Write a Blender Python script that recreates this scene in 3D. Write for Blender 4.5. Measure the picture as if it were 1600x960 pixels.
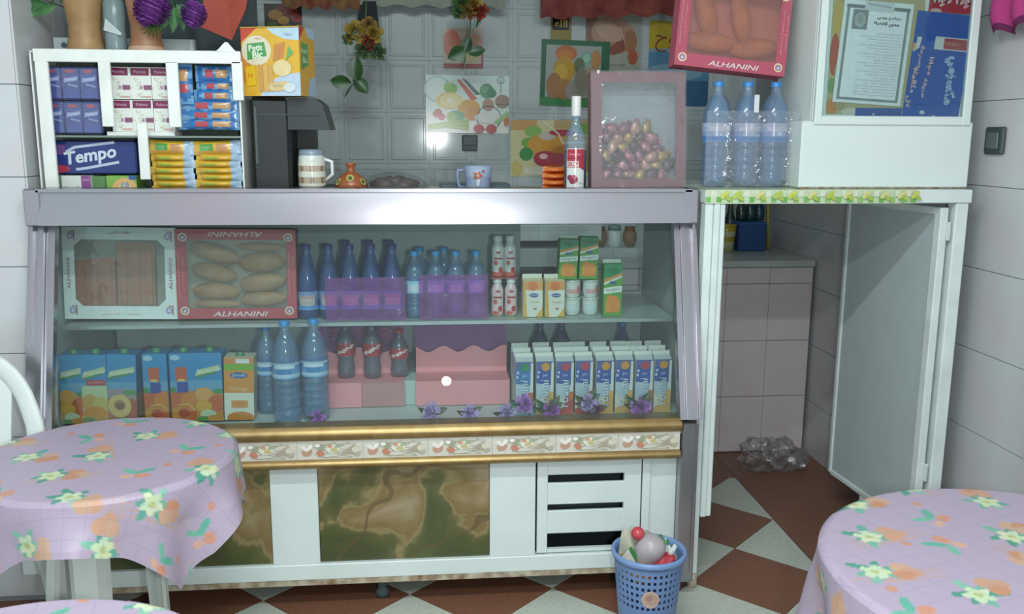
import bpy, bmesh, math, random
from math import sin, cos, tan, pi, radians, sqrt, atan2, floor
from mathutils import Vector, Matrix, noise
for o in list(bpy.data.objects):
    bpy.data.objects.remove(o)
SC = bpy.context.scene
COL = SC.collection

# ------------------------------------------------------------------ camera, world, light, exposure
FPX, CAMH, PITCH, YAW, ROLL = 1420.0, 1.5, radians(10.77), radians(5.6), radians(0.3)
cam = bpy.data.cameras.new('camera')
cam.sensor_width = 36.0
cam.lens = FPX * 36.0 / 1600.0
cam.clip_start = 0.02
cam_ob = bpy.data.objects.new('camera', cam)
COL.objects.link(cam_ob)
cam_ob.matrix_world = (Matrix.Translation((0, 0, CAMH)) @ Matrix.Rotation(-YAW, 4, 'Z')
                       @ Matrix.Rotation(pi / 2 - PITCH, 4, 'X') @ Matrix.Rotation(ROLL, 4, 'Z'))
SC.camera = cam_ob
SC.view_settings.view_transform = 'Standard'
SC.view_settings.look = 'None'
SC.view_settings.gamma = 1.0
SC.view_settings.exposure = 0.0
SC.cycles.transparent_max_bounces = 40
SC.cycles.max_bounces = 7
SC.cycles.sample_clamp_indirect = 4.0
SC.cycles.caustics_reflective = False
SC.cycles.caustics_refractive = False

world = bpy.data.worlds.new('daylight')
world.use_nodes = True
SC.world = world
bg = world.node_tree.nodes['Background']
bg.inputs['Color'].default_value = (0.84, 0.97, 1.0, 1)
bg.inputs['Strength'].default_value = 1.0

def lamp(name, kind, loc, energy, color=(1, 1, 1), size=None, rot=(0, 0, 0)):
    l = bpy.data.lights.new(name, kind)
    l.energy = energy
    l.color = color
    if kind == 'AREA':
        l.shape = 'RECTANGLE'
        l.size, l.size_y = size
    else:
        l.shadow_soft_size = size
    o = bpy.data.objects.new(name, l)
    COL.objects.link(o)
    o.location = loc
    o.rotation_euler = rot
    return o
lamp('ceiling_tube_light', 'AREA', (-0.1, 1.2, 2.72), 36, (0.90, 1.0, 1.0), (1.25, 0.07))
lamp('front_fill_light', 'AREA', (-0.1, -0.45, 2.88), 34, (0.92, 1.0, 0.99), (1.25, 0.07), (radians(28), 0, 0))  # unseen lamp, added to brighten the inside of the display
lamp('phone_flash', 'POINT', (0.13, 0.0, 1.47), 60.0, (0.95, 1.0, 1.0), 0.026)

# ------------------------------------------------------------------ helpers
def lin(c):
    if isinstance(c, str):
        c = tuple(int(c[i:i + 2], 16) for i in (0, 2, 4))
    r = []
    for v in c[:3]:
        v /= 255.0
        r.append(v / 12.92 if v <= 0.04045 else ((v + 0.055) / 1.055) ** 2.4)
    return (r[0], r[1], r[2], 1.0)

def ray(px, py):
    x, y = (px - 800) / FPX, -(py - 480) / FPX
    c, s = cos(ROLL), sin(ROLL)
    x, y = c * x - s * y, s * x + c * y
    f = Vector((sin(YAW) * cos(PITCH), cos(YAW) * cos(PITCH), -sin(PITCH)))
    r = Vector((cos(YAW), -sin(YAW), 0))
    return f + x * r + y * r.cross(f)

def at(px, py, X=None, Y=None, Z=None):
    """the point of a room plane (X, Y or Z held) that a photograph pixel shows"""
    d = ray(px, py)
    t = X / d.x if X is not None else Y / d.y if Y is not None else (Z - CAMH) / d.z
    return Vector((0, 0, CAMH)) + t * d

def fr(x0, y0, x1, y1, Y):
    """world rectangle (X0, X1, Z0, Z1) on the upright plane at depth Y"""
    ym, xm = (y0 + y1) / 2, (x0 + x1) / 2
    return at(x0, ym, Y=Y).x, at(x1, ym, Y=Y).x, at(xm, y1, Y=Y).z, at(xm, y0, Y=Y).z

# ---- materials
MATS = {}
def nodes_of(name):
    m = bpy.data.materials.new(name)
    m.use_nodes = True
    return m, m.node_tree, m.node_tree.nodes['Principled BSDF']

def mat(name, color, rough=0.5, metal=0.0, var=0.08, scale=9.0, bump=0.0, bscale=40.0, color2=None, spec=0.5, coat=0.0):
    if name in MATS:
        return MATS[name]
    m, nt, b = nodes_of(name)
    c = lin(color)
    tc = nt.nodes.new('ShaderNodeTexCoord')
    nz = nt.nodes.new('ShaderNodeTexNoise')
    nz.inputs['Scale'].default_value = scale
    nz.inputs['Detail'].default_value = 4
    nt.links.new(tc.outputs['Object'], nz.inputs['Vector'])
    rp = nt.nodes.new('ShaderNodeValToRGB')
    rp.color_ramp.elements[0].position, rp.color_ramp.elements[1].position = 0.3, 0.7
    c2 = lin(color2) if color2 else tuple(min(1, v * (1 + var)) for v in c[:3]) + (1,)
    rp.color_ramp.elements[0].color = c if color2 else tuple(v * (1 - var) for v in c[:3]) + (1,)
    rp.color_ramp.elements[1].color = c2
    nt.links.new(nz.outputs['Fac'], rp.inputs['Fac'])
    nt.links.new(rp.outputs['Color'], b.inputs['Base Color'])
    b.inputs['Roughness'].default_value = rough
    b.inputs['Metallic'].default_value = metal
    b.inputs['Specular IOR Level'].default_value = spec
    b.inputs['Coat Weight'].default_value = coat
    if bump:
        n2 = nt.nodes.new('ShaderNodeTexNoise')
        n2.inputs['Scale'].default_value = bscale
        nt.links.new(tc.outputs['Object'], n2.inputs['Vector'])
        bp = nt.nodes.new('ShaderNodeBump')
        bp.inputs['Strength'].default_value = bump
        bp.inputs['Distance'].default_value = 0.01
        nt.links.new(n2.outputs['Fac'], bp.inputs['Height'])
        nt.links.new(bp.outputs['Normal'], b.inputs['Normal'])
    MATS[name] = m
    return m

def print_mat(name, rough, spec=0.5):
    m, nt, b = nodes_of(name)
    a = nt.nodes.new('ShaderNodeAttribute')
    a.attribute_name = 'Col'
    nz = nt.nodes.new('ShaderNodeTexNoise')
    nz.inputs['Scale'].default_value = 60
    tc = nt.nodes.new('ShaderNodeTexCoord')
    nt.links.new(tc.outputs['Object'], nz.inputs['Vector'])
    mx = nt.nodes.new('ShaderNodeMix')
    mx.data_type = 'RGBA'
    mx.blend_type = 'MULTIPLY'
    mx.inputs['Factor'].default_value = 0.16
    nt.links.new(a.outputs['Color'], mx.inputs['A'])
    nt.links.new(nz.outputs['Fac'], mx.inputs['B'])
    nt.links.new(mx.outputs['Result'], b.inputs['Base Color'])
    b.inputs['Roughness'].default_value = rough
    b.inputs['Specular IOR Level'].default_value = spec
    MATS[name] = m
    return m

def clear_mat(name, tint, haze=0.1, gloss=0.5, rough=0.06, bump=0.0, bscale=30.0, hazecol=None, blend=0.3, fres=None, base=0.03):
    """thin clear plastic or glass: see-through, a little milky, shiny at a glance"""
    m, nt, b = nodes_of(name)
    N, L = nt.nodes, nt.links
    N.remove(b)
    out = N['Material Output']
    tr = N.new('ShaderNodeBsdfTransparent'); tr.inputs['Color'].default_value = lin(tint)
    df = N.new('ShaderNodeBsdfDiffuse'); df.inputs['Color'].default_value = lin(hazecol or tint)
    gl = N.new('ShaderNodeBsdfGlossy'); gl.inputs['Roughness'].default_value = rough
    m1 = N.new('ShaderNodeMixShader'); m1.inputs[0].default_value = haze
    L.new(tr.outputs[0], m1.inputs[1]); L.new(df.outputs[0], m1.inputs[2])
    m2 = N.new('ShaderNodeMixShader')
    L.new(m1.outputs[0], m2.inputs[1]); L.new(gl.outputs[0], m2.inputs[2])
    if fres:
        lw = N.new('ShaderNodeFresnel'); lw.inputs['IOR'].default_value = fres
        fac = lw.outputs[0]
    else:
        lw = N.new('ShaderNodeLayerWeight'); lw.inputs['Blend'].default_value = blend
        fac = lw.outputs['Facing']
    mu = N.new('ShaderNodeMath'); mu.operation = 'MULTIPLY_ADD'
    mu.inputs[1].default_value = gloss; mu.inputs[2].default_value = base
    L.new(fac, mu.inputs[0]); L.new(mu.outputs[0], m2.inputs[0])
    if bump:
        tc = N.new('ShaderNodeTexCoord')
        nz = N.new('ShaderNodeTexNoise'); nz.inputs['Scale'].default_value = bscale; nz.inputs['Detail'].default_value = 3
        L.new(tc.outputs['Object'], nz.inputs['Vector'])
        bp = N.new('ShaderNodeBump'); bp.inputs['Strength'].default_value = bump; bp.inputs['Distance'].default_value = 0.02
        L.new(nz.outputs['Fac'], bp.inputs['Height'])
        for s in (gl, df, lw):
            L.new(bp.outputs['Normal'], s.inputs['Normal'])
    L.new(m2.outputs[0], out.inputs['Surface'])
    MATS[name] = m
    return m

print_mat('print', 0.5)
print_mat('print_gloss', 0.2)
print_mat('print_matte', 0.85, 0.2)
clear_mat('glass', 'f4fbfa', haze=0.008, gloss=0.6, rough=0.0, fres=1.5, base=0.0)
clear_mat('film', 'f4f6f8', haze=0.05, gloss=0.4, rough=0.13, bump=0.9, bscale=9, blend=0.2, base=0.06)
clear_mat('pet', 'e6f1fc', haze=0.15, gloss=0.5, rough=0.1, hazecol='bcdcf4')
clear_mat('pet_dark', 'b4c8ec', haze=0.2, gloss=0.4, rough=0.1, hazecol='7090cc')
clear_mat('water', 'dceaf8', haze=0.07, gloss=0.1, rough=0.2, hazecol='b0d0f0')
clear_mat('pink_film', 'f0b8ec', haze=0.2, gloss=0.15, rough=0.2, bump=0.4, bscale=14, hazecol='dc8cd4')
clear_mat('film_pink_glare', 'f0d8d4', haze=0.22, gloss=0.4, rough=0.18, bump=0.7, bscale=8, blend=0.25, hazecol='d4a09c')  # pink reflection and glare put into the film's tint and haze colour
clear_mat('bag_film', 'f8f8fa', haze=0.03, gloss=0.7, rough=0.1, bump=0.35, bscale=40, blend=0.3, base=0.12)

# ---- mesh builder
class MB:
    def __init__(self):
        self.v, self.f, self.c, self.sm = [], [], [], []
    def face(self, pts, col=None, smooth=False):
        n = len(self.v)
        self.v += [tuple(p) for p in pts]
        self.f.append(tuple(range(n, n + len(pts)))); self.c.append(col); self.sm.append(smooth)
        return self
    def add(self, verts, faces, col=None, smooth=False):
        n = len(self.v)
        self.v += [tuple(p) for p in verts]
        for k, f in enumerate(faces):
            self.f.append(tuple(i + n for i in f))
            self.c.append(col[k] if isinstance(col, list) else col); self.sm.append(smooth)
        return self
    def box(self, x0, x1, y0, y1, z0, z1, col=None, M=None):
        P = [Vector((x, y, z)) for x in (x0, x1) for y in (y0, y1) for z in (z0, z1)]
        if M is not None:
            P = [M @ p for p in P]
        return self.add(P, [(0, 1, 3, 2), (4, 6, 7, 5), (0, 4, 5, 1), (2, 3, 7, 6), (0, 2, 6, 4), (1, 5, 7, 3)], col)
    def rbox(self, x0, x1, y0, y1, z0, z1, r=0.003, col=None, M=None):
        """box with chamfered edges"""
        cx, cy, cz = (x0 + x1) / 2, (y0 + y1) / 2, (z0 + z1) / 2
        hx, hy, hz = abs(x1 - x0) / 2, abs(y1 - y0) / 2, abs(z1 - z0) / 2
        r = min(r, hx * 0.9, hy * 0.9, hz * 0.9)
        V, F, ix = [], [], {}
        for sx in (-1, 1):
            for sy in (-1, 1):
                for sz in (-1, 1):
                    for k in range(3):
                        d = [hx - r, hy - r, hz - r]
                        d[k] = (hx, hy, hz)[k]
                        ix[(sx, sy, sz, k)] = len(V)
                        V.append(Vector((cx + sx * d[0], cy + sy * d[1], cz + sz * d[2])))
        def quad(keys):
            F.append(tuple(ix[k] for k in keys))
        for k in range(3):
            a, b = [(1, 2), (2, 0), (0, 1)][k]
            for s in (-1, 1):
                ring = []
                for (p, q) in ((-1, -1), (1, -1), (1, 1), (-1, 1)):
                    t = [0, 0, 0]; t[k] = s; t[a] = p; t[b] = q
                    ring.append((t[0], t[1], t[2], k))
                quad(ring if s > 0 else ring[::-1])
        for k in range(3):           # edges along axis k
            a, b = [(1, 2), (2, 0), (0, 1)][k]
            for p in (-1, 1):
                for q in (-1, 1):
                    t0 = [0, 0, 0]; t0[k] = -1; t0[a] = p; t0[b] = q
                    t1 = list(t0); t1[k] = 1
                    ring = [(*t0, a), (*t1, a), (*t1, b), (*t0, b)]
                    quad(ring if p * q < 0 else ring[::-1])
        for sx in (-1, 1):
            for sy in (-1, 1):
                for sz in (-1, 1):
                    ring = [(sx, sy, sz, 0), (sx, sy, sz, 1), (sx, sy, sz, 2)]
                    quad(ring if sx * sy * sz > 0 else ring[::-1])
        if M is not None:
            V = [M @ p for p in V]
        return self.add(V, F, col)
    def lathe(self, prof, n=20, c=(0, 0, 0), col=None, cap=True, M=None, smooth=True, a0=0.0, a1=2 * pi):
        """prof: list of (r, z) or (r, z, colour)"""
        full = abs(a1 - a0 - 2 * pi) < 1e-6
        m = n if full else n + 1
        V, F, C = [], [], []
        for p in prof:
            for i in range(m):
                a = a0 + (a1 - a0) * i / n
                V.append(Vector((c[0] + p[0] * cos(a), c[1] + p[0] * sin(a), c[2] + p[1])))
        for k in range(len(prof) - 1):
            cc = prof[k][2] if len(prof[k]) > 2 else col
            for i in range(n):
                j = (i + 1) % m
                F.append((k * m + i, k * m + j, (k + 1) * m + j, (k + 1) * m + i))
                C.append(cc(k, i, n) if callable(cc) else cc)
        if cap and full:
            if prof[0][0] > 1e-5:
                F.append(tuple(range(m - 1, -1, -1))); C.append(prof[0][2] if len(prof[0]) > 2 and not callable(prof[0][2]) else (None if callable(col) else col))
            if prof[-1][0] > 1e-5:
                b = (len(prof) - 1) * m
                F.append(tuple(range(b, b + m))); C.append(prof[-2][2] if len(prof[-2]) > 2 and not callable(prof[-2][2]) else (None if callable(col) else col))
        if M is not None:
            V = [M @ p for p in V]
        return self.add(V, F, C, smooth)
    def ball(self, c, r, n=10, m=7, col=None, M=None, jit=0.0, seed=0):
        rx, ry, rz = r if hasattr(r, '__len__') else (r, r, r)
        V, F = [], []
        for k in range(m + 1):
            t = pi * k / m
            for i in range(n):
                a = 2 * pi * i / n
                d = Vector((sin(t) * cos(a), sin(t) * sin(a), -cos(t)))
                s = 1 + jit * noise.noise(d * 1.9 + Vector((seed * 7.1, seed * 3.3, seed))) if jit else 1
                p = Vector((rx * d.x * s, ry * d.y * s, rz * d.z * s))
                if M is not None:
                    p = M @ p
                V.append(p + Vector(c))
        for k in range(m):
            for i in range(n):
                F.append((k * n + i, k * n + (i + 1) % n, (k + 1) * n + (i + 1) % n, (k + 1) * n + i))
        return self.add(V, F, col, True)
    def tube(self, pts, r, n=8, col=None, closed=False):
        pts = [Vector(p) for p in pts]
        rs = r if hasattr(r, '__len__') else [r] * len(pts)
        V, F = [], []
        up = None
        for k, p in enumerate(pts):
            t = (pts[(k + 1) % len(pts)] - pts[k - 1]) if closed else (pts[min(k + 1, len(pts) - 1)] - pts[max(k - 1, 0)])
            t.normalize()
            if up is None:
                up = Vector((0, 0, 1)) if abs(t.z) < 0.9 else Vector((1, 0, 0))
            s = t.cross(up).normalized()
            up = s.cross(t).normalized()
            for i in range(n):
                a = 2 * pi * i / n
                V.append(p + rs[k] * (cos(a) * s + sin(a) * up))
        L = len(pts)
        for k in range(L if closed else L - 1):
            for i in range(n):
                a, b = k * n, ((k + 1) % L) * n
                F.append((a + i, a + (i + 1) % n, b + (i + 1) % n, b + i))
        if not closed:
            F.append(tuple(range(n - 1, -1, -1))); F.append(tuple(range((L - 1) * n, L * n)))
        return self.add(V, F, col, True)
    def prism(self, poly, h0, h1, axes='xz', col=None, M=None):
        """extrude a flat outline; axes names the plane of the outline, h runs along the third axis"""
        def P(u, v, h):
            q = {'xz': (u, h, v), 'xy': (u, v, h), 'yz': (h, u, v)}[axes]
            q = Vector(q)
            return M @ q if M is not None else q
        n = len(poly)
        V = [P(u, v, h0) for u, v in poly] + [P(u, v, h1) for u, v in poly]
        F = [tuple(range(n)), tuple(range(2 * n - 1, n - 1, -1))] + [(i, i + n, (i + 1) % n + n, (i + 1) % n) for i in range(n)]
        return self.add(V, F, col)
    def sheet(self, fn, nu, nv, col=None, smooth=True):
        """fn(u, v) -> point over the unit square; col may be fn(i, j)"""
        V = [fn(i / nu, j / nv) for j in range(nv + 1) for i in range(nu + 1)]
        F, C = [], []
        for j in range(nv):
            for i in range(nu):
                a = j * (nu + 1) + i
                F.append((a, a + 1, a + nu + 2, a + nu + 1))
                C.append(col((i + .5) / nu, (j + .5) / nv) if callable(col) else col)
        return self.add(V, F, C, smooth)
    def mesh(self, name):
        me = bpy.data.meshes.new(name)
        me.from_pydata(self.v, [], self.f)
        if any(c is not None for c in self.c):
            at_ = me.color_attributes.new('Col', 'FLOAT_COLOR', 'CORNER')
            buf = []
            cache = {}
            for f, c in zip(self.f, self.c):
                if c is None:
                    c = 'c8c8c8'
                q = cache.get(c)
                if q is None:
                    q = cache[c] = lin(c)
                buf += list(q) * len(f)
            at_.data.foreach_set('color', buf)
        if any(self.sm):
            me.polygons.foreach_set('use_smooth', self.sm)
        me.update()
        return me

def obj(name, mb, m=None, parent=None, label=None, loc=None, kind=None):
    me = mb if isinstance(mb, bpy.types.Mesh) else mb.mesh(name)
    if m is None:
        m = 'print'
    m = MATS[m] if isinstance(m, str) else m
    if not me.materials:
        me.materials.append(m)
    o = bpy.data.objects.new(name, me)
    COL.objects.link(o)
    if parent is not None:
        o.parent = parent
    if label:
        o['label'] = label
    if loc is not None:
        o.location = loc
    if kind:
        o['kind'] = kind
    return o

def solid(mb, name, m, parent, label=None, weld=True):
    """a part whose vertices are welded and whose faces all look outward"""
    me = mb.mesh(name)
    bm = bmesh.new(); bm.from_mesh(me)
    bmesh.ops.remove_doubles(bm, verts=bm.verts, dist=1e-5)
    bmesh.ops.recalc_face_normals(bm, faces=bm.faces)
    bm.to_mesh(me); bm.free()
    return obj(name, me, m, parent, label)

def tag(o, label, cat, group=None, kind=None):
    o['label'] = label
    o['category'] = cat
    if group: o['group'] = group
    if kind: o['kind'] = kind
    return o

def thing(name, label, cat, loc=(0, 0, 0), rz=0.0, group=None):
    o = bpy.data.objects.new(name, None)
    o.empty_display_size = 0.03
    COL.objects.link(o)
    o.location = loc
    o.rotation_euler = (0, 0, rz)
    return tag(o, label, cat, group)

KIDS = {}
def dup(root, loc, rz=None, label=None, group=None, rot=None):
    r = root.copy(); COL.objects.link(r)
    r.location = loc
    if rz is not None: r.rotation_euler = (0, 0, rz)
    if rot is not None: r.rotation_euler = rot
    if label: r['label'] = label
    if group: r['group'] = group
    for ch in [o for o in root.children]:
        c = ch.copy(); COL.objects.link(c); c.parent = r
        for g in ch.children:
            d = g.copy(); COL.objects.link(d); d.parent = c
    return r

def setting(name, mb, m, parent=None, kind='structure'):
    o = obj(name, mb, m, parent)
    if parent is None:
        o['kind'] = kind
    return o

# ---- flat print: shapes and lettering laid on a face, each ink layer a hair above the last
TXT = {}
def text_mesh(s, shear=0.0, bold=0.0, space=1.0):
    k = (s, shear, bold, space)
    if k in TXT:
        return TXT[k]
    cu = bpy.data.curves.new('lettering', 'FONT')
    cu.body = s; cu.size = 1.0; cu.resolution_u = 2; cu.shear = shear; cu.offset = bold; cu.space_character = space
    cu.align_x = 'CENTER'; cu.align_y = 'CENTER'
    o = bpy.data.objects.new('lettering', cu); COL.objects.link(o)
    bpy.context.view_layer.update()
    dg = bpy.context.evaluated_depsgraph_get()
    me = bpy.data.meshes.new_from_object(o.evaluated_get(dg))
    V = [(v.co.x, v.co.y) for v in me.vertices]
    F = [tuple(p.vertices) for p in me.polygons]
    bpy.data.objects.remove(o); bpy.data.curves.remove(cu); bpy.data.meshes.remove(me)
    xs = [v[0] for v in V] or [0]; ys = [v[1] for v in V] or [0]
    cx, cy = (min(xs) + max(xs)) / 2, (min(ys) + max(ys)) / 2
    V = [(x - cx, y - cy) for x, y in V]
    TXT[k] = (V, F, max(xs) - min(xs), max(ys) - min(ys))
    return TXT[k]

def strips(poly, step):
    """cut a convex outline into narrow upright strips so that it can be wrapped round a bottle"""
    def half(p, c, sign):
        out = []
        for i, a in enumerate(p):
            b = p[(i + 1) % len(p)]
            da, db = sign * (a[0] - c), sign * (b[0] - c)
            if da <= 0: out.append(a)
            if da * db < 0:
                t = da / (da - db)
                out.append((c, a[1] + (b[1] - a[1]) * t))
        return out
    u0, u1 = min(p[0] for p in poly), max(p[0] for p in poly)
    n = max(1, int((u1 - u0) / step + .5))
    res = []
    for k in range(n):
        q = half(half(poly, u0 + (u1 - u0) * (k + 1) / n, 1), u0 + (u1 - u0) * k / n, -1)
        if len(q) > 2: res.append(q)
    return res

class Print:
    def __init__(self, eps=0.00018):
        self.s, self.eps = [], eps
    def poly(self, pts, col):
        self.s.append(([tuple(p) for p in pts], [tuple(range(len(pts)))], col)); return self
    def rect(self, u0, v0, u1, v1, col):
        return self.poly([(u0, v0), (u1, v0), (u1, v1), (u0, v1)], col)
    def ell(self, cu, cv, ru, rv, col, n=14, rot=0.0):
        c, s = cos(rot), sin(rot)
        return self.poly([(cu + ru * cos(2 * pi * i / n) * c - rv * sin(2 * pi * i / n) * s,
                           cv + ru * cos(2 * pi * i / n) * s + rv * sin(2 * pi * i / n) * c) for i in range(n)], col)
    def ring(self, cu, cv, r0, r1, col, n=18):
        V = [(cu + r * cos(2 * pi * i / n), cv + r * sin(2 * pi * i / n)) for r in (r0, r1) for i in range(n)]
        self.s.append((V, [(i, (i + 1) % n, n + (i + 1) % n, n + i)[::-1] for i in range(n)], col)); return self
    def line(self, pts, w, col):
        for (a, b) in zip(pts[:-1], pts[1:]):
            dx, dy = b[0] - a[0], b[1] - a[1]
            L = sqrt(dx * dx + dy * dy) or 1
            nx, ny = -dy / L * w / 2, dx / L * w / 2
            self.poly([(a[0] - nx, a[1] - ny), (b[0] - nx, b[1] - ny), (b[0] + nx, b[1] + ny), (a[0] + nx, a[1] + ny)], col)
        return self
    def clip(self, u0, v0, u1, v1):
        """trim every plain shape to the printed face"""
        out = []
        for P, F, col in self.s:
            if len(F) == 1:
                for ax, lim, sg in ((0, u0, -1), (0, u1, 1), (1, v0, -1), (1, v1, 1)):
                    q = []
                    for i, a in enumerate(P):
                        b = P[(i + 1) % len(P)]
                        da, db = sg * (a[ax] - lim), sg * (b[ax] - lim)
                        if da <= 0: q.append(a)
                        if da * db < 0:
                            t = da / (da - db)
                            q.append((a[0] + (b[0] - a[0]) * t, a[1] + (b[1] - a[1]) * t))
                    P = q
                    if len(P) < 3: break
                if len(P) < 3: continue
                F = [tuple(range(len(P)))]
            out.append((P, F, col))
        self.s = out
        return self
    def text(self, s, cu, cv, w=None, h=None, col='ffffff', rot=0.0, shear=0.0, bold=0.0, arch=None):
        V, F, tw, th = text_mesh(s, shear, bold)
        if not F:
            return self
        sx = w / tw if w else h / th
        sy = h / th if h else sx
        if not w: sx = sy
        c, q = cos(rot), sin(rot)
        P = []
        for x, y in V:
            x, y = x * sx, y * sy
            P.append((cu + x * c - y * q, cv + x * q + y * c))
        self.s.append((P, F, col)); return self
    def put(self, mb, o, u, v, base=1, warp=None):
        o, u, v = Vector(o), Vector(u), Vector(v)
        n = u.cross(v).normalized()
        for k, (P, F, col) in enumerate(self.s):
            e = (k + base) * self.eps
            if warp and len(F) == 1:
                for piece in strips(P, .004):
                    mb.add([warp(a, b, e) for a, b in piece], [tuple(range(len(piece)))], col)
            elif warp:
                mb.add([warp(a, b, e) for a, b in P], F, col)
            else:
                mb.add([o + u * a + v * b + n * e for a, b in P], F, col)
        return mb
FU, FV = Vector((1, 0, 0)), Vector((0, 0, 1))          # a face that looks at the shop floor

# Arabic lettering: joined letter forms, laid out right to left
_AR = {'ا': ('FE8D', 2), 'ب': ('FE8F', 4), 'ت': ('FE95', 4), 'ث': ('FE99', 4), 'ج': ('FE9D', 4), 'ح': ('FEA1', 4), 'خ': ('FEA5', 4),
       'د': ('FEA9', 2), 'ذ': ('FEAB', 2), 'ر': ('FEAD', 2), 'ز': ('FEAF', 2), 'س': ('FEB1', 4), 'ش': ('FEB5', 4), 'ص': ('FEB9', 4),
       'ض': ('FEBD', 4), 'ط': ('FEC1', 4), 'ظ': ('FEC5', 4), 'ع': ('FEC9', 4), 'غ': ('FECD', 4), 'ف': ('FED1', 4), 'ق': ('FED5', 4),
       'ك': ('FED9', 4), 'ل': ('FEDD', 4), 'م': ('FEE1', 4), 'ن': ('FEE5', 4), 'ه': ('FEE9', 4), 'و': ('FEED', 2), 'ي': ('FEF1', 4),
       'ة': ('FE93', 2), 'ى': ('FEEF', 2)}
def arabic(s):
    out = []
    for i, ch in enumerate(s):
        if ch not in _AR:
            out.append(ch); continue
        code, n = _AR[ch]
        prev = i > 0 and s[i - 1] in _AR and _AR[s[i - 1]][1] == 4
        nxt = i + 1 < len(s) and s[i + 1] in _AR and n == 4
        k = (3 if nxt else 1) if prev else (2 if nxt else 0)
        out.append(chr(int(code, 16) + k))
    return ''.join(reversed(out))
ORD = ['first', 'second', 'third', 'fourth', 'fifth', 'sixth', 'seventh', 'eighth', 'ninth', 'tenth']
R = random.Random(7)

# ------------------------------------------------------------------ the setting
WALL = mat('tile_white', 'b9c2c3', 0.08, var=0.03, scale=3)
TWALL = mat('tile_marbled', 'c2c9cb', 0.2, scale=5, color2='c6c0c3', var=0.05)
GROUT = mat('grout', '8f9498', 0.9)
BROWN = mat('tile_brown', '724a38', 0.4, scale=120, color2='865e4a')
CREAM = mat('tile_cream', 'b4bab0', 0.35, scale=60, color2='c4c8bc')
BACKY, RIGHTX = 4.6, 1.83

fl = setting('floor', MB().box(-3.2, 3.0, -1.5, 4.8, -0.06, -0.004), GROUT)
HD, FX, FY = 0.238, 1.13, 2.80
def clip(poly, a, b, c):          # keep a*x + b*y <= c
    out = []
    for i, p in enumerate(poly):
        q = poly[(i + 1) % len(poly)]
        dp, dq = a * p[0] + b * p[1] - c, a * q[0] + b * q[1] - c
        if dp <= 0: out.append(p)
        if dp * dq < 0:
            t = dp / (dp - dq)
            out.append((p[0] + (q[0] - p[0]) * t, p[1] + (q[1] - p[1]) * t))
    return out
g = HD - 0.0022
full_tile = MB().prism([(g, 0), (0, g), (-g, 0), (0, -g)], -0.004, 0.0, 'xy').mesh('tile')
tile_of = {}
for k, m in (('b', BROWN), ('c', CREAM)):
    me = full_tile.copy(); me.materials.append(m); tile_of[k] = me
for i in range(-14, 3):
    for n in range(-9, 5):
        if (i + n) % 2: continue
        cx, cy = FX + HD * i, FY + HD * n
        if cy < 0.9 or cx < -2.0: continue
        k = 'b' if i % 2 == 0 else 'c'
        if cx + g <= 1.37 and cy + g <= 3.72:
            o = obj('tile', tile_of[k], None, fl, loc=(cx, cy, 0))
        else:
            p = clip(clip([(cx + g, cy), (cx, cy + g), (cx - g, cy), (cx, cy - g)], 1, 0, 1.368), 0, 1, 3.72)
            if len(p) > 2:
                obj('tile', MB().prism(p, -0.004, 0.0, 'xy'), BROWN if k == 'b' else CREAM, fl)
me = MB().box(0.002, 0.4560, 0.002, 0.334, -0.004, 0.0).mesh('tile'); me.materials.append(BROWN)
for k in range(11):
    obj('tile', me, None, fl, loc=(1.372, 0.75 + 0.336 * k - 0.3, 0))
for k in range(6):
    obj('tile', MB().box(1.372 - 0.338 * (k + 1), 1.37 - 0.338 * k, 3.724, 4.056, -0.004, 0), BROWN, fl)

setting('ceiling', MB().box(-3.2, 3.0, -2.4, 4.8, 2.95, 3.0), mat('ceiling_paint', 'd8dcd8', 0.8))

def relief_tile(w, h, d=0.006):
    """a glazed tile: flat rim, a raised square moulding and a flat panel inside"""
    b = MB()
    lv = [(0.0006, 0), (0.0006, d), (0.017, d), (0.021, d + 0.0035), (0.027, d + 0.0035), (0.031, d + 0.0006)]
    P = []
    for e, y in lv:
        P.append([(e, -y, e), (w - e, -y, e), (w - e, -y, h - e), (e, -y, h - e)])
    for k in range(len(P) - 1):
        for i in range(4):
            j = (i + 1) % 4
            b.face([P[k][i], P[k][j], P[k + 1][j], P[k + 1][i]])
    b.face(P[-1])
    return b
TW, TH = 0.2063, 0.2485
wb = setting('wall_back', MB().box(-2.4, 2.05, BACKY, BACKY + 0.12, 0, 2.95), GROUT)
gx, gz = at(603, 94, Y=BACKY).x, at(603, 175.6, Y=BACKY).z
me = relief_tile(TW, TH).mesh('tile'); me.materials.append(WALL)
for i in range(-10, 10):
    for k in range(-4, 5):
        x = gx + TW * i
        if x < -1.3 or x + TW > 1.85: continue
        obj('tile', me, None, wb, loc=(x, BACKY, gz + TH * k))

wr = setting('wall_right', MB().box(RIGHTX, RIGHTX + 0.12, 0.9, 4.6, 0, 2.95), GROUT)
HT = 0.2717
zr = at(1510, 415, X=RIGHTX).z
me = MB().box(-0.006, 0, 0.0002, 0.2998, 0.0013, HT - 0.0013).mesh('tile'); me.materials.append(TWALL)
for i in range(11):
    for k in range(-4, 5):
        z = zr + HT * k
        if z < -0.05: continue
        obj('tile', me, None, wr, loc=(RIGHTX, 1.3 + 0.3 * i, z))

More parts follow.
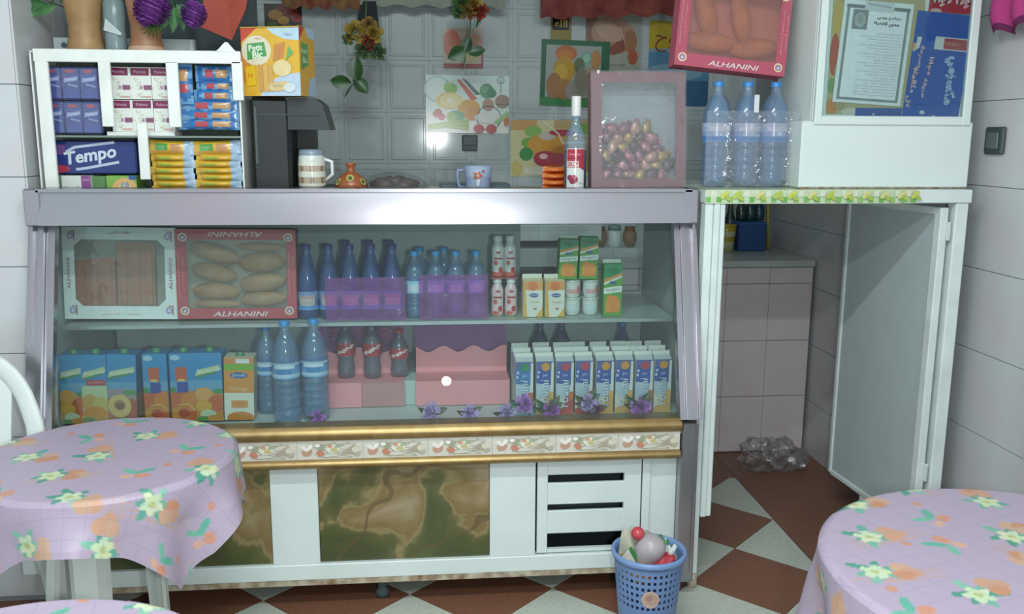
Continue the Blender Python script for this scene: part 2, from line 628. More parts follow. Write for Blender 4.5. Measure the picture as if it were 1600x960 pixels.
# the return wall beside the cabinet's left end
wl = setting('wall_left', MB().box(-2.4, -1.182, 2.87, 4.6, 0, 2.95), GROUT)
me = MB().rbox(0.0006, 0.2994, -0.006, 0, 0.0013, 0.2687, 0.0008).mesh('tile'); me.materials.append(TWALL)
z0 = at(5, 417, Y=2.87).z
for i in range(4):
    for k in range(-5, 7):
        z = z0 + 0.27 * k
        if z < -0.05: continue
        obj('tile', me, None, wl, loc=(-1.182 - 0.3 * (i + 1), 2.87, z))
me = MB().rbox(0, 0.006, 0.0006, 0.2994, 0.0013, 0.2687, 0.0008).mesh('tile'); me.materials.append(TWALL)
for i in range(5):
    for k in range(-1, 7):
        obj('tile', me, None, wl, loc=(-1.182, 2.865 + 0.3 * i, z0 + 0.27 * k))

# tiled block (a washing counter) in the corner of the passage
tb = thing('tiled_counter', 'low counter faced with pale pink-grey tiles in the corner of the passage', 'counter', (1.3, 4.325, 0))
obj('body', MB().box(-0.55, 0.515, -0.27, 0.262, 0, 0.905), GROUT, tb)
bx1, by = 0.51, -0.27
zs = [0.004, 0.277, 0.549, 0.821, 0.897]
for k in range(4):
    for i in range(5):
        x1 = bx1 - 0.207 * i
        obj('tile', MB().rbox(x1 - 0.2055, x1, by - 0.008, by, zs[k] + 0.0015, zs[k + 1] - 0.0015, 0.001), mat('tile_rose', 'dcd6d8', 0.25, scale=7, color2='d8cacd'), tb)
obj('worktop', MB().rbox(-0.56, 0.518, -0.285, 0.262, 0.899, 0.93, 0.004), mat('stone_top', 'b9bfbd', 0.3), tb)

# ------------------------------------------------------------------ the refrigerated display counter
STEEL = mat('steel_brushed', '9ea3a8', 0.26, 0.85, scale=3, color2='aa9ea8')
PWHITE = mat('paint_white', 'd3dddc', 0.4, var=0.03)
GOLD = mat('gold_trim', '94794c', 0.36, 0.65, scale=20, color2='a88e62')
INNER = mat('liner_grey', 'b2bebc', 0.5, scale=4, color2='bcc6c4')
DARK = mat('dark_gap', '444e52', 0.8)
XL, XR = -1.165, 0.862
dc = thing('display_counter', 'long glass-fronted steel refrigerated display counter with gold trim and white panelled base', 'display counter', (-0.15, 3.1, 0))
def W(mb):                      # world-built mesh -> counter space
    mb.v = [(x + 0.15, y - 3.1, z) for x, y, z in mb.v]
    return mb
obj('top_slab', W(MB().box(XL, XR, 2.86, 3.47, 1.285, 1.305)), STEEL, dc)
b = MB().sheet(lambda u, v: Vector((XL + 0.035 + (XR - XL - 0.055) * u, 2.797 + 0.007 * v + 0.006 * v * v, 1.228 + 0.106 * v)), 2, 8)
b.box(XL + 0.035, XR - 0.02, 2.80, 2.88, 1.325, 1.335); b.box(XL + 0.035, XR - 0.02, 2.812, 2.88, 1.226, 1.236)
b.box(XL + 0.035, XR - 0.02, 2.87, 2.885, 1.226, 1.335)
obj('top_band', W(b), STEEL, dc)
GT, GB = Vector((0, 2.876, 1.232)), Vector((0, 2.708, 0.61))       # sloping glass, top and bottom edge
gx0, gx1 = XL + 0.055, XR - 0.06
b = MB()
for dy in (0, 0.005):
    b.face([(gx0, GB.y + dy, GB.z), (gx1, GB.y + dy, GB.z), (gx1, GT.y + dy, GT.z), (gx0, GT.y + dy, GT.z)])
obj('front_glass', W(b), 'glass', dc, 'sloping clear front pane')
# end panels with moulded steel pilasters
for s, x0, x1 in ((0, XL, XL + 0.008), (1, XR - 0.008, XR)):
    b = MB().prism([(2.70, 0.09), (3.47, 0.09), (3.47, 1.285), (2.84, 1.285), (2.69, 0.60)], x0, x1, 'yz')
    obj('end_panel', W(b), STEEL, dc)
def slab_between(x0, x1, d0, d1):       # a strip lying along the glass slope
    n = Vector((0, -(GT.z - GB.z), (GT.y - GB.y))).normalized()
    P = []
    for x in (x0, x1):
        for e in (GB, GT):
            for d in (d0, d1):
                P.append(Vector((x, e.y, e.z)) + n * d)
    b = MB()
    return b.add(P, [(0, 1, 3, 2), (4, 6, 7, 5), (0, 4, 5, 1), (2, 3, 7, 6), (0, 2, 6, 4), (1, 5, 7, 3)])
for x0, x1, d in ((XL - 0.012, XL + 0.02, 0.028), (XL + 0.021, XL + 0.036, 0.038), (XL + 0.037, XL + 0.062, 0.02),
                  (XR - 0.062, XR - 0.044, 0.02), (XR - 0.043, XR - 0.030, 0.032), (XR - 0.029, XR - 0.004, 0.024), (XR - 0.003, XR + 0.008, 0.036)):
    obj('pilaster_strip', W(slab_between(x0, x1, -0.01, d)), STEEL, dc)
for x0, x1 in ((XL - 0.006, XL + 0.05), (XR - 0.05, XR + 0.006)):
    obj('lower_pilaster', W(MB().rbox(x0, x1, 2.705, 2.76, 0.05, 0.6, 0.004)), STEEL, dc)
    obj('upper_pilaster', W(MB().rbox(x0 + 0.004, x1 - 0.004, 2.80, 2.86, 1.225, 1.335, 0.004)), STEEL, dc)
# gold rails with the flowered border tiles between them
tx0, tx1 = XL + 0.02, XR - 0.056
def rail(z0, z1, out):
    return MB().sheet(lambda u, v: Vector((tx0 + (tx1 - tx0) * u, 2.70 - out * sin(pi * v) , z0 + (z1 - z0) * v)), 1, 10)
b = rail(0.574, 0.618, 0.016); b.box(tx0, tx1, 2.70, 2.76, 0.574, 0.618)
obj('gold_rail', W(b), GOLD, dc)
b = rail(0.484, 0.514, 0.012); b.box(tx0, tx1, 2.70, 2.76, 0.484, 0.514)
obj('gold_rail', W(b), GOLD, dc)
bt_w = 0.2
def border_print():
    P = Print(0.00012)
    P.rect(0, 0, bt_w - 0.001, 0.06, 'd6d2c6')
    rr = random.Random(3)
    for k in range(16):
        P.line([(0.012 + rr.random() * 0.17, rr.random() * .05 + .004), (0.012 + rr.random() * 0.17, rr.random() * .05 + .004)], 0.0016, rr.choice(['9aa08c', 'b4a890', 'b0b098']))
    P.ell(.03, .026, .017, .014, 'c49a86', rot=.5); P.ell(.024, .036, .014, .007, 'ece6e0', rot=-.5); P.ell(.04, .04, .01, .006, 'f0ece8', rot=.8)
    P.ell(.07, .02, .013, .009, 'c8866e', rot=-.4); P.ell(.075, .04, .012, .008, '9ea48a', rot=.9); P.ell(.062, .045, .008, .005, 'f0ece8')
    P.ell(.108, .034, .021, .014, 'e4e2d2'); P.ell(.112, .03, .012, .008, 'c9bd8e'); P.ell(.1, .042, .008, .005, 'd89a80'); P.ell(.122, .042, .009, .005, 'a8b09a', rot=.4)
    for k in range(6):
        P.line([(.135, .018 + .001 * k), (.178, .016 + .0065 * k)], .0022, 'b6aa98')
    P.ell(.18, .03, .014, .011, 'd8cfbc'); P.ell(.183, .018, .01, .007, 'b4b49c', rot=.4)
    return P
bp = border_print()
b = MB().rbox(0.0005, bt_w - 0.0005, 0, 0.008, 0, 0.06, 0.0006, 'd6d2c6')
bp.put(b, (0, 0, 0), FU, FV)
btm = b.mesh('border_tile'); btm.materials.append(MATS['print_gloss'])
k = 0
x = tx1 - bt_w
while x > tx0 - 0.05:
    obj('border_tile', btm, None, dc, loc=(x + 0.15, 2.702 - 3.1, 0.514)); x -= bt_w
obj('border_backing', W(MB().box(tx0, tx1, 2.711, 2.76, 0.51, 0.58)), DARK, dc)
# the white base: rails, stiles, marble sheets and a slatted vent door
BY = 2.745
def fx(px, z): return at(px, 800, Y=BY).x
zt, zb = 0.484, 0.152
sx = [at(p, 800, Y=BY).x for p in (60, 205, 424, 498, 765, 836, 1058)]
obj('bottom_rail', W(MB().rbox(XL + 0.02, XR - 0.05, BY - 0.012, BY + 0.03, 0.098, zb, 0.003)), PWHITE, dc)
obj('rusty_edge', W(MB().box(XL + 0.02, XR - 0.05, BY - 0.014, BY + 0.03, 0.082, 0.099)), mat('rusted_paint', '7a5638', 0.8, scale=22, color2='c8c4b0'), dc)
obj('top_rail', W(MB().box(XL + 0.02, XR - 0.05, BY, BY + 0.03, zt - 0.006, zt)), PWHITE, dc)
for a_, b_ in ((sx[0] - 0.06, sx[0]), (sx[2], sx[3]), (sx[4], sx[5])):
    obj('stile', W(MB().rbox(a_, b_, BY - 0.008, BY + 0.02, zb, zt, 0.002)), PWHITE, dc)

def marble():
    m, nt, bs = nodes_of('green_marble')
    N, L = nt.nodes, nt.links
    tc = N.new('ShaderNodeTexCoord')
    w = N.new('ShaderNodeTexNoise'); w.inputs['Scale'].default_value = 5.0; w.inputs['Detail'].default_value = 9; w.inputs['Distortion'].default_value = 0.6
    L.new(tc.outputs['Object'], w.inputs['Vector'])
    sp = N.new('ShaderNodeSeparateXYZ'); L.new(tc.outputs['Object'], sp.inputs[0])
    ma = N.new('ShaderNodeMath'); ma.operation = 'MULTIPLY_ADD'; ma.inputs[1].default_value = 0.85; ma.inputs[2].default_value = -0.22
    L.new(sp.outputs['Z'], ma.inputs[0])
    ad = N.new('ShaderNodeMath'); ad.operation = 'ADD'
    L.new(w.outputs['Fac'], ad.inputs[0]); L.new(ma.outputs[0], ad.inputs[1])
    cr = N.new('ShaderNodeValToRGB')
    e = cr.color_ramp.elements
    e[0].position, e[0].color = 0.36, lin('484c30')
    e[1].position, e[1].color = 0.82, lin('a08f74')
    for p, c in ((0.44, '4d5430'), (0.51, '5e5c38'), (0.55, '8c7e58'), (0.585, '796640'), (0.66, '85744e'), (0.74, '9c8a70')):
        q = e.new(p); q.color = lin(c)
    L.new(ad.outputs[0], cr.inputs['Fac'])
    v = N.new('ShaderNodeTexVoronoi'); v.feature = 'DISTANCE_TO_EDGE'; v.inputs['Scale'].default_value = 2.4
    n2 = N.new('ShaderNodeTexNoise'); n2.inputs['Scale'].default_value = 3.0
    L.new(tc.outputs['Object'], n2.inputs['Vector'])
    mm = N.new('ShaderNodeMix'); mm.data_type = 'RGBA'; mm.inputs['Factor'].default_value = 0.35
    L.new(tc.outputs['Object'], mm.inputs['A']); L.new(n2.outputs['Color'], mm.inputs['B'])
    L.new(mm.outputs['Result'], v.inputs['Vector'])
    lt = N.new('ShaderNodeMath'); lt.operation = 'LESS_THAN'; lt.inputs[1].default_value = 0.011
    L.new(v.outputs['Distance'], lt.inputs[0])
    mx = N.new('ShaderNodeMix'); mx.data_type = 'RGBA'; mx.inputs['B'].default_value = lin('5c4f34')
    ml = N.new('ShaderNodeMath'); ml.operation = 'MULTIPLY'; ml.inputs[1].default_value = 0.7
    L.new(lt.outputs[0], ml.inputs[0]); L.new(ml.outputs[0], mx.inputs['Factor']); L.new(cr.outputs['Color'], mx.inputs['A'])
    L.new(mx.outputs['Result'], bs.inputs['Base Color'])
    bs.inputs['Roughness'].default_value = 0.3
    return m
MARBLE = marble()
for a_, b_ in ((sx[0], sx[2]), (sx[3], sx[4])):
    obj('marble_sheet', W(MB().rbox(a_ + 0.001, b_ - 0.001, BY + 0.004, BY + 0.016, zb, zt - 0.006, 0.001)), MARBLE, dc)
# vent door
vx0, vx1 = at(839, 800, Y=BY).x, at(1000, 800, Y=BY).x
vd = obj('vent_door', W(MB().rbox(vx0, vx0 + 0.034, BY - 0.004, BY + 0.016, zb + 0.004, zt - 0.008, 0.002).rbox(vx1 - 0.056, vx1, BY - 0.004, BY + 0.016, zb + 0.004, zt - 0.008, 0.002)
         .box(vx0, vx1, BY, BY + 0.014, zb + 0.004, zb + 0.016)), PWHITE, dc)
for y0, y1 in ((719, 741), (754, 787), (797, 832)):
    za, zc = at(920, y1, Y=BY).z, at(920, y0, Y=BY).z
    obj('slat', W(MB().rbox(vx0 + 0.03, vx1 - 0.05, BY - 0.001, BY + 0.012, za, zc, 0.002)), PWHITE, vd)
obj('white_panel', W(MB().rbox(vx1 + 0.004, XR - 0.05, BY + 0.002, BY + 0.02, zb, zt - 0.006, 0.002).rbox(vx1 + 0.004, vx1 + 0.03, BY - 0.006, BY + 0.01, zb, zt - 0.006, 0.002)), PWHITE, dc)
obj('base_cavity', W(MB().box(XL + 0.03, XR - 0.03, 3.0, 3.45, 0.09, 0.48).box(XL + 0.03, XR - 0.03, 2.79, 3.0, 0.09, 0.10)), DARK, dc)
for x in (XL + 0.06, -0.15, XR - 0.07):
    for y in (2.80, 3.38):
        obj('foot', W(MB().lathe([(0.022, 0.0), (0.024, 0.02), (0.016, 0.03), (0.016, 0.10)], 12, (x, y, 0))), DARK, dc)
# inside of the display
DECK, SHELF = 0.592, 0.899
obj('deck', W(MB().box(XL + 0.012, XR - 0.012, 2.715, 3.45, DECK - 0.03, DECK - 0.0015)), mat('deck_white', 'c0cac8', 0.4), dc)
obj('step', W(MB().rbox(-0.40, 0.262, 3.0, 3.42, DECK - 0.0015, DECK + 0.0835, 0.003)), INNER, dc, 'raised step at the back of the deck')
b = MB().rbox(XL + 0.03, XR - 0.03, 2.93, 3.40, SHELF - 0.008, SHELF - 0.0015, 0.001)
obj('glass_shelf', W(b), mat('shelf_plate', 'aab8b4', 0.25), dc, 'grey upper shelf plate')
obj('shelf_edge', W(MB().rbox(XL + 0.03, XR - 0.03, 2.922, 2.931, SHELF - 0.014, SHELF - 0.0012, 0.001)), mat('edge_metal', 'b6bcbc', 0.3, 0.6), dc)
bxx = at(812, 420, Y=3.44).x
obj('back_door', W(MB().rbox(XL + 0.02, bxx, 3.425, 3.445, SHELF - 0.02, 1.285, 0.002)), INNER, dc, 'grey sliding back door pushed to one end')
obj('lower_back', W(MB().rbox(XL + 0.02, XR - 0.02, 3.435, 3.455, DECK, 0.83, 0.002)), mat('back_white', 'c4cece', 0.5), dc)
obj('back_rail', W(MB().rbox(XL + 0.02, XR - 0.02, 3.425, 3.46, 0.865, SHELF, 0.002)), INNER, dc)
for x in (XL + 0.0085, XR - 0.0115):
    obj('end_liner', W(MB().box(x, x + 0.003, 2.87, 3.45, DECK, 1.285)), INNER, dc)
obj('pipe', W(MB().tube([(XL + 0.1, 3.40, 0.852), (XR - 0.06, 3.40, 0.852)], 0.011, 8)), DARK, dc)

# the shelf boards on the wall behind, seen through the open back of the display
for (x0, x1, y0, y1) in ((740, 940, 352, 377), (790, 1012, 389, 417)):
    X0, X1, Z0, Z1 = fr(x0, y0, x1, y1, 4.2)
    t = thing('wall_shelf', 'white tiled shelf behind the display, ' + ('upper one of two, nothing showing on it' if y0 < 370 else 'lower one with a white jar on it'), 'shelf', ((X0 + X1) / 2, 4.4, Z0), group='tiled shelves behind the display')
    w = (X1 - X0) / 2
    obj('board', MB().rbox(-w, w, -0.2, 0.19, 0, Z1 - Z0, 0.004), PWHITE, t)
    for i in range(4):
        obj('tile', MB().rbox(-w + 2 * w * i / 4 + .001, -w + 2 * w * (i + 1) / 4 - .001, -0.206, -0.2, 0.002, Z1 - Z0 - .002, 0.001), WALL, t)
    if y0 > 370:
        jx = at(962, 370, Y=4.25).x - (X0 + X1) / 2
        j = thing('jar', 'small white jar with a greenish lid on the lower shelf behind the display', 'jar', ((X0 + X1) / 2 + jx, 4.28, Z1))
        obj('jar_body', MB().lathe([(0.03, 0), (0.034, 0.01), (0.034, 0.07), (0.028, 0.08)], 16), mat('ceramic_white', 'd4dcda', 0.3), j)
        obj('lid', MB().lathe([(0.031, 0.08), (0.031, 0.1), (0.02, 0.106)], 16), mat('lid_teal', '7f9c98', 0.4), j)
        for q, dx in enumerate((-0.07, 0.075)):
            p = thing('clay_pot', 'small brown pot ' + ('left' if q == 0 else 'right') + ' of the white jar on the shelf behind the display', 'pot', ((X0 + X1) / 2 + jx + dx, 4.28, Z1))
            obj('pot_body', MB().lathe([(0.02, 0), (0.034, 0.03), (0.034, 0.06), (0.022, 0.085), (0.026, 0.095)], 16), mat('clay', '8a5a3c', 0.6), p)

# ------------------------------------------------------------------ builders for the goods
PLW = mat('cap_blue', '2f86c8', 0.4)
def bottle_profile(h, r, neck=0.0125, kind='water'):
    if kind == 'tall':       # half-litre with a long sloping shoulder
        return [(r * .6, 0), (r * .95, .006), (r, .02), (r, h * .16), (r * .93, h * .2), (r, h * .24), (r, h * .46), (r * .95, h * .55), (r * .8, h * .68),
                (r * .6, h * .8), (neck * 1.15, h * .9), (neck, h * .93), (neck, h)]
    if kind == 'cola':
        return [(r * .55, 0), (r * .9, .006), (r * .95, .03), (r * .82, h * .3), (r * .84, h * .36), (r, h * .52), (r, h * .62), (r * .9, h * .72), (r * .55, h * .84), (neck, h * .92), (neck, h)]
    p = [(r * .6, 0), (r * .94, .008), (r, .025)]
    n = 5
    for k in range(n):
        z = .03 + (h * .46 - .03) * k / n
        d = (h * .46 - .03) / n
        p += [(r, z), (r, z + d * .55), (r * .93, z + d * .78)]
    p += [(r, h * .47), (r, h * .66), (r * .95, h * .72), (r * .78, h * .82), (r * .5, h * .895), (neck, h * .925), (neck, h)]
    return p

def r_at(prof, z):
    for a, b in zip(prof[:-1], prof[1:]):
        if a[1] <= z <= b[1] and b[1] > a[1]:
            return a[0] + (b[0] - a[0]) * (z - a[1]) / (b[1] - a[1])
    return prof[-1][0]

def make_bottle(label, h, r, kind='water', cap='2f86c8', lab=None, body='pet', fill='water', level=.86, neck=0.0125, cat='bottle', group=None, name='water_bottle', seg=18):
    t = thing(name, label, cat, (0, 0, 0), 0, group)
    hb = h - 0.012
    prof = bottle_profile(hb, r, neck, kind)
    obj('bottle_body', MB().lathe(prof, seg, cap=False), body, t)
    if fill:
        zl = hb * level
        ip = [(max(.001, q - .0015), max(z, .002)) for q, z in prof if z < zl] + [(r_at(prof, zl) - .0015, zl), (0.0005, zl)]
        obj('drink', MB().lathe([(0.0005, .002)] + ip, seg, cap=False), fill, t)
    n = neck + 0.0022
    obj('cap', MB().lathe([(n * 1.02, hb - .004), (n, hb - .001), (n, hb + .010), (n * .85, hb + .012), (0.0005, hb + .0122)], 14, cap=False), mat('cap_' + cap, cap, 0.4), t)
    if lab:
        z0, z1, rows = lab            # rows: list of (fraction, fn(theta fraction) or colour)
        z0, z1 = z0 * hb, z1 * hb
        pr = []
        acc = 0
        b = MB()
        for fr_, c in rows:
            za, zb_ = z0 + (z1 - z0) * acc, z0 + (z1 - z0) * (acc + fr_)
            acc += fr_
            ra, rb = r_at(prof, za) + .0012, r_at(prof, zb_) + .0012
            b.lathe([(ra, za), (rb, zb_)], 24, col=(lambda k, i, n_, c=c: c((i + .5) / n_)) if callable(c) else c, cap=False)
        obj('label', b, 'print_gloss', t)
    return t
def patch(front, base, w=.16):      # a motif centred on the shop side (theta = 3/4 turn), repeated behind
    def f(u):
        d = abs(((u - .75 + .5) % 1) - .5)
        return front if d < w else base
    return f

def face_print(P, w, d, front_y, mb, z0=0.0, tilt=None):
    P.put(mb, (-w / 2, front_y, z0), FU, FV)

def make_carton(label, w, d, h, base, P, side=None, cap=None, gable=0.0, top='d8d8d0', cat='carton', group=None, name='juice_carton', rim=None):
    """drink carton: P draws the front in metres from its lower left corner"""
    t = thing(name, label, cat, (0, 0, 0), 0, group)
    b = MB()
    hb = h - gable
    b.rbox(-w / 2, w / 2, -d / 2, d / 2, 0, hb, 0.0015, base)
    if gable:
        y = d / 2 * .98
        b.face([(-w / 2, -y, hb - .001), (w / 2, -y, hb - .001), (w / 2, -.002, h - .012), (-w / 2, -.002, h - .012)], base)
        b.face([(w / 2, y, hb - .001), (-w / 2, y, hb - .001), (-w / 2, .002, h - .012), (w / 2, .002, h - .012)], base)
        b.face([(-w / 2, -y, hb - .001), (-w / 2, 0, h - .012), (-w / 2, y, hb - .001)], base)
        b.face([(w / 2, -y, hb - .001), (w / 2, y, hb - .001), (w / 2, 0, h - .012)], base)
    o = obj('carton_body', b, 'print', t)
    if gable:
        obj('top_seal', MB().box(-w / 2, w / 2, -.002, .002, h - .013, h, top), 'print', t)
    f = MB()
    if P: P.clip(0.0005, 0.0005, w - .0005, hb if not gable else hb + .02).put(f, (-w / 2, -d / 2, 0), FU, FV)
    if side: side.put(f, (w / 2, -d / 2, 0), (0, 1, 0), FV)
    if side: side.put(f, (-w / 2, d / 2, 0), (0, -1, 0), FV)
    if f.f: obj('printing', f, 'print_gloss', t)
    if cap:
        cx, cy, cz, cr, cc = cap
        obj('cap', MB().lathe([(cr * 1.1, 0), (cr * 1.1, .004), (cr, .006), (cr, .013), (0.0005, .0135)], 14, (cx, cy, cz), cap=False), mat('cap_' + cc, cc, .4), t)
    return t

def make_pack(label, w, h, th, fn, cat='packet', group=None, name='biscuit_packet'):
    """pillow pack lying back against its neighbours, front to the shop; fn(u, v) colours it"""
    t = thing(name, label, cat, (0, 0, 0), 0, group)
    b = MB()
    for s in (-1, 1):
        def P(u, v, s=s):
            a = max(0.0, min(1.0, (u - .08) / .84)); c = max(0.0, min(1.0, (v - .0) / 1.0))
            bul = (sin(pi * a) ** .45 if 0 < a < 1 else 0) * (sin(pi * c) ** .5 if 0 < c < 1 else 0)
            wr = .0012 * sin(u * 37 + v * 11) * (1 - bul)
            return Vector(((u - .5) * w, s * (.0008 + th / 2 * bul) + wr, v * h * (1 - .04 * sin(pi * a)) + .02 * h * sin(pi * a)))
        b.sheet(P, 14, 8, col=fn)
    obj('wrapper', b, 'print_gloss', t)
    return t

def wrinkle_blob(c, r, seed, jit=.35, n=14, m=10):
    return MB().ball(c, r, n, m, jit=jit, seed=seed)

LOAF = mat('bread_crust', '9a6a40', 0.6, scale=18, color2='b98a58', bump=0.3)
def bread_roll(label, L, r, loc, rz=0, tilt=0.0, group=None):
    """long roll lying across, scored on the crust"""
    t = thing('bread_roll', label, 'bread', loc, rz, group)
    M = Matrix.Rotation(tilt, 4, 'Y') @ Matrix.Rotation(pi / 2, 4, 'Y')
    prof = [(0.0008, -L / 2)] + [(r * sin(pi * (k / 10)) ** .38, -L / 2 + L * k / 10) for k in range(1, 10)] + [(0.0008, L / 2)]
    b = MB().lathe(prof, 12, cap=False, M=M)
    b.v = [(x, y * .7, z) for x, y, z in b.v]
    obj('crust', b, LOAF, t)
    return t

def window_box(label, w, h, d, col, win, P, loc, rot, film='film', group=None, inner='b9a890', name='pastry_box', chamfer=0.0):
    """shallow card box standing on edge, a clear window in its face; win = (u0, v0, u1, v1)"""
    t = thing(name, label, 'box', loc, 0, group)
    t.rotation_euler = rot
    u0, v0, u1, v1 = win
    c = chamfer
    inn = [(u0 + c, v0), (u1 - c, v0), (u1, v0 + c), (u1, v1 - c), (u1 - c, v1), (u0 + c, v1), (u0, v1 - c), (u0, v0 + c)] if c else [(u0, v0), (u1, v0), (u1, v1), (u0, v1)]
    def outp(p):
        du, dv = (p[0] - (u0 + u1) / 2) / (u1 - u0), (p[1] - (v0 + v1) / 2) / (v1 - v0)
        s = .5 / max(abs(du), abs(dv))
        return (w / 2 + (du * s) * w, h / 2 + (dv * s) * h)
    out = [outp(p) for p in inn]
    cor = {}
    b = MB()
    n = len(inn)
    def p3(p, y): return (p[0] - w / 2, y, p[1])
    for i in range(n):
        j = (i + 1) % n
        o0, o1 = out[i], out[j]
        pts = [o0, o1, inn[j], inn[i]]
        if abs(o0[0] - o1[0]) > 1e-6 and abs(o0[1] - o1[1]) > 1e-6:      # a corner of the card lies between
            pts = [o0, (w if max(o0[0], o1[0]) > w - 1e-6 else 0, h if max(o0[1], o1[1]) > h - 1e-6 else 0), o1, inn[j], inn[i]]
        b.face([p3(q, -d / 2) for q in pts], col)
        b.face([p3(inn[i], -d / 2), p3(inn[j], -d / 2), p3(inn[j], -d / 2 + .002), p3(inn[i], -d / 2 + .002)], col)
    obj('box_front', b, 'print_gloss', t)
    e = .0015
    b = MB().box(-w / 2, -w / 2 + e, -d / 2 + e, d / 2, 0, h, col).box(w / 2 - e, w / 2, -d / 2 + e, d / 2, 0, h, col)
    b.box(-w / 2 + e, w / 2 - e, -d / 2 + e, d / 2, 0, e, col).box(-w / 2 + e, w / 2 - e, -d / 2 + e, d / 2, h - e, h, col)
    b.box(-w / 2 + e, w / 2 - e, d / 2 - e, d / 2, e, h - e, inner)
    o = obj('box_tray', b, 'print', t)
    obj('window_film', MB().sheet(lambda u, v: Vector((u0 - .006 + (u1 - u0 + .012) * u - w / 2, -d / 2 + .0016, v0 - .006 + (v1 - v0 + .012) * v)), 1, 1), film, t, 'clear crinkled window film')
    if P:
        f = MB(); P.put(f, (-w / 2, -d / 2, 0), FU, FV)
        obj('printing', f, 'print_gloss', t)
    return t

# ------------------------------------------------------------------ upper shelf of the display
def emblem(P, u, v, r=.014):
    P.ring(u, v, r * .72, r, 'e8d8b0'); P.ell(u, v, r * .6, r * .6, '9a86a8'); P.ell(u, v - r * .1, r * .28, r * .34, 'd8c8d0')

X0, X1, Z0, Z1 = fr(91, 352, 276, 486, 3.0)
w, h = X1 - X0 - .016, .295
P = Print()
for (u, v) in ((.026, .028), (w - .026, .028), (.026, h - .028), (w - .026, h - .028)):
    P.ell(u, v, .011, .012, 'a9a2c4'); P.ell(u, v, .005, .006, 'd6d0dc'); P.rect(u + .010, v - .015, u + .014, v + .015, 'b06a68'); P.rect(u - .002, v + .013, u + .014, v + .016, 'b06a68')
P.text(arabic('حلويات الحنيني'), w / 2, h - .018, w=.075, col='a8605c')
P.text(arabic('حلويات الحنيني'), w / 2, .016, w=.12, h=.008, col='b8807c')
for u in (.018, w - .018):
    P.text('ALHANINI', u, h / 2, w=.1, h=.011, col='b06c6c', rot=pi / 2)
wbx = window_box('white pastry box with a chamfered window over orange-brown slabs, first on the shelf', w, h, .05, 'dfe4e2', (.036, .042, w - .036, h - .04), P, ((X0 + X1) / 2 + .008, 3.0, SHELF + .008), (radians(-3), radians(.8), 0), chamfer=.022, inner='a4a090')
wbx.rotation_euler = (radians(-4), radians(1.0), 0)
SLAB = mat('orange_cake', 'a07850', 0.7, scale=16, color2='bb6c54', bump=.3)
for q, (du, v0, v1, ww) in enumerate(((-.075, .045, .205, .125), (.052, .045, .25, .118))):
    t = thing('cake_slab', ('shorter ' if q == 0 else 'taller ') + 'orange-brown slab inside the white pastry box', 'cake', ((X0 + X1) / 2 + du, 3.004 + .002 * q, SHELF + .048), 0, 'slabs in the white box')
    t.rotation_euler = (radians(-4), radians(1.0), 0)
    b = MB()
    def P3(u, v):
        return Vector(((u - .5) * ww, -.008 - .004 * noise.noise(Vector((u * 5, v * 5, q * 3))), v * (v1 - v0) * (1 - .08 * (1 - u) * (q == 0))))
    b.sheet(P3, 10, 12); b.box(-ww / 2, ww / 2, -.006, .012, 0, (v1 - v0) * .9)
    obj('slab', b, SLAB, t)
    for k in range(3):
        obj('wrapper_strip', MB().rbox(-ww / 2 + .012 + k * ww / 3, -ww / 2 + .012 + k * ww / 3 + .02, -.0155, -.0135, .004, (v1 - v0) * .88, .0005), mat('orange_strip', 'b8604c', .5, scale=30, color2='a8784e'), t)

def alhanini(w, h, col, txt='e8d2cc'):
    P = Print()
    for (u, v) in ((.024, .026), (w - .024, .026), (.024, h - .026), (w - .024, h - .026)):
        emblem(P, u, v)
    P.text('ALHANINI', w / 2 + .01, .016, w=w * .46, h=.016, col=txt, shear=.25, bold=.012)
    P.text('ALHANINI', w / 2, h - .016, w=w * .46, h=.016, col=txt, shear=.25, bold=.012, rot=pi)
    for u, r in ((.016, pi / 2), (w - .016, pi / 2)):
        P.text('patisserie traditionnelle', u - .006, h / 2, w=h * .5, h=.008, col='d8a8a4', rot=r)
        P.text(arabic('حلويات الحنيني'), u + .007, h / 2, w=h * .4, h=.008, col='d8b0a8', rot=r)
    return P
X0, X1, Z0, Z1 = fr(276, 354, 463, 489, 2.99)
w, h = X1 - X0, .29
ab = window_box('red lettered pastry box with a window over long bread rolls, on the upper shelf', w, h, .06, 'b8505c', (.034, .034, w - .03, h - .034), alhanini(w, h, 'b8505c'), ((X0 + X1) / 2, 2.995, SHELF + .006), (radians(-3), radians(.6), 0))
cx = (X0 + X1) / 2
for q, (dx, z, L, r, tl) in enumerate(((-.07, .218, .165, .030, .30), (-.075, .155, .15, .030, .22), (-.07, .092, .155, .028, .05), (-.07, .05, .15, .016, .02),
                                       (.075, .236, .16, .014, .03), (.078, .186, .155, .034, -.03), (.078, .12, .155, .032, -.12), (.078, .066, .155, .026, -.04))):
    side = 'left' if dx < 0 else 'right'
    k = q if q < 4 else q - 4
    bread_roll(f'{["top", "second", "third", "bottom"][k]} brown bread roll in the {side} column of the red box on the shelf', L, r, (cx + dx, 2.996 + z * .052, SHELF + z), 0, tl, 'bread rolls in the red windowed box')

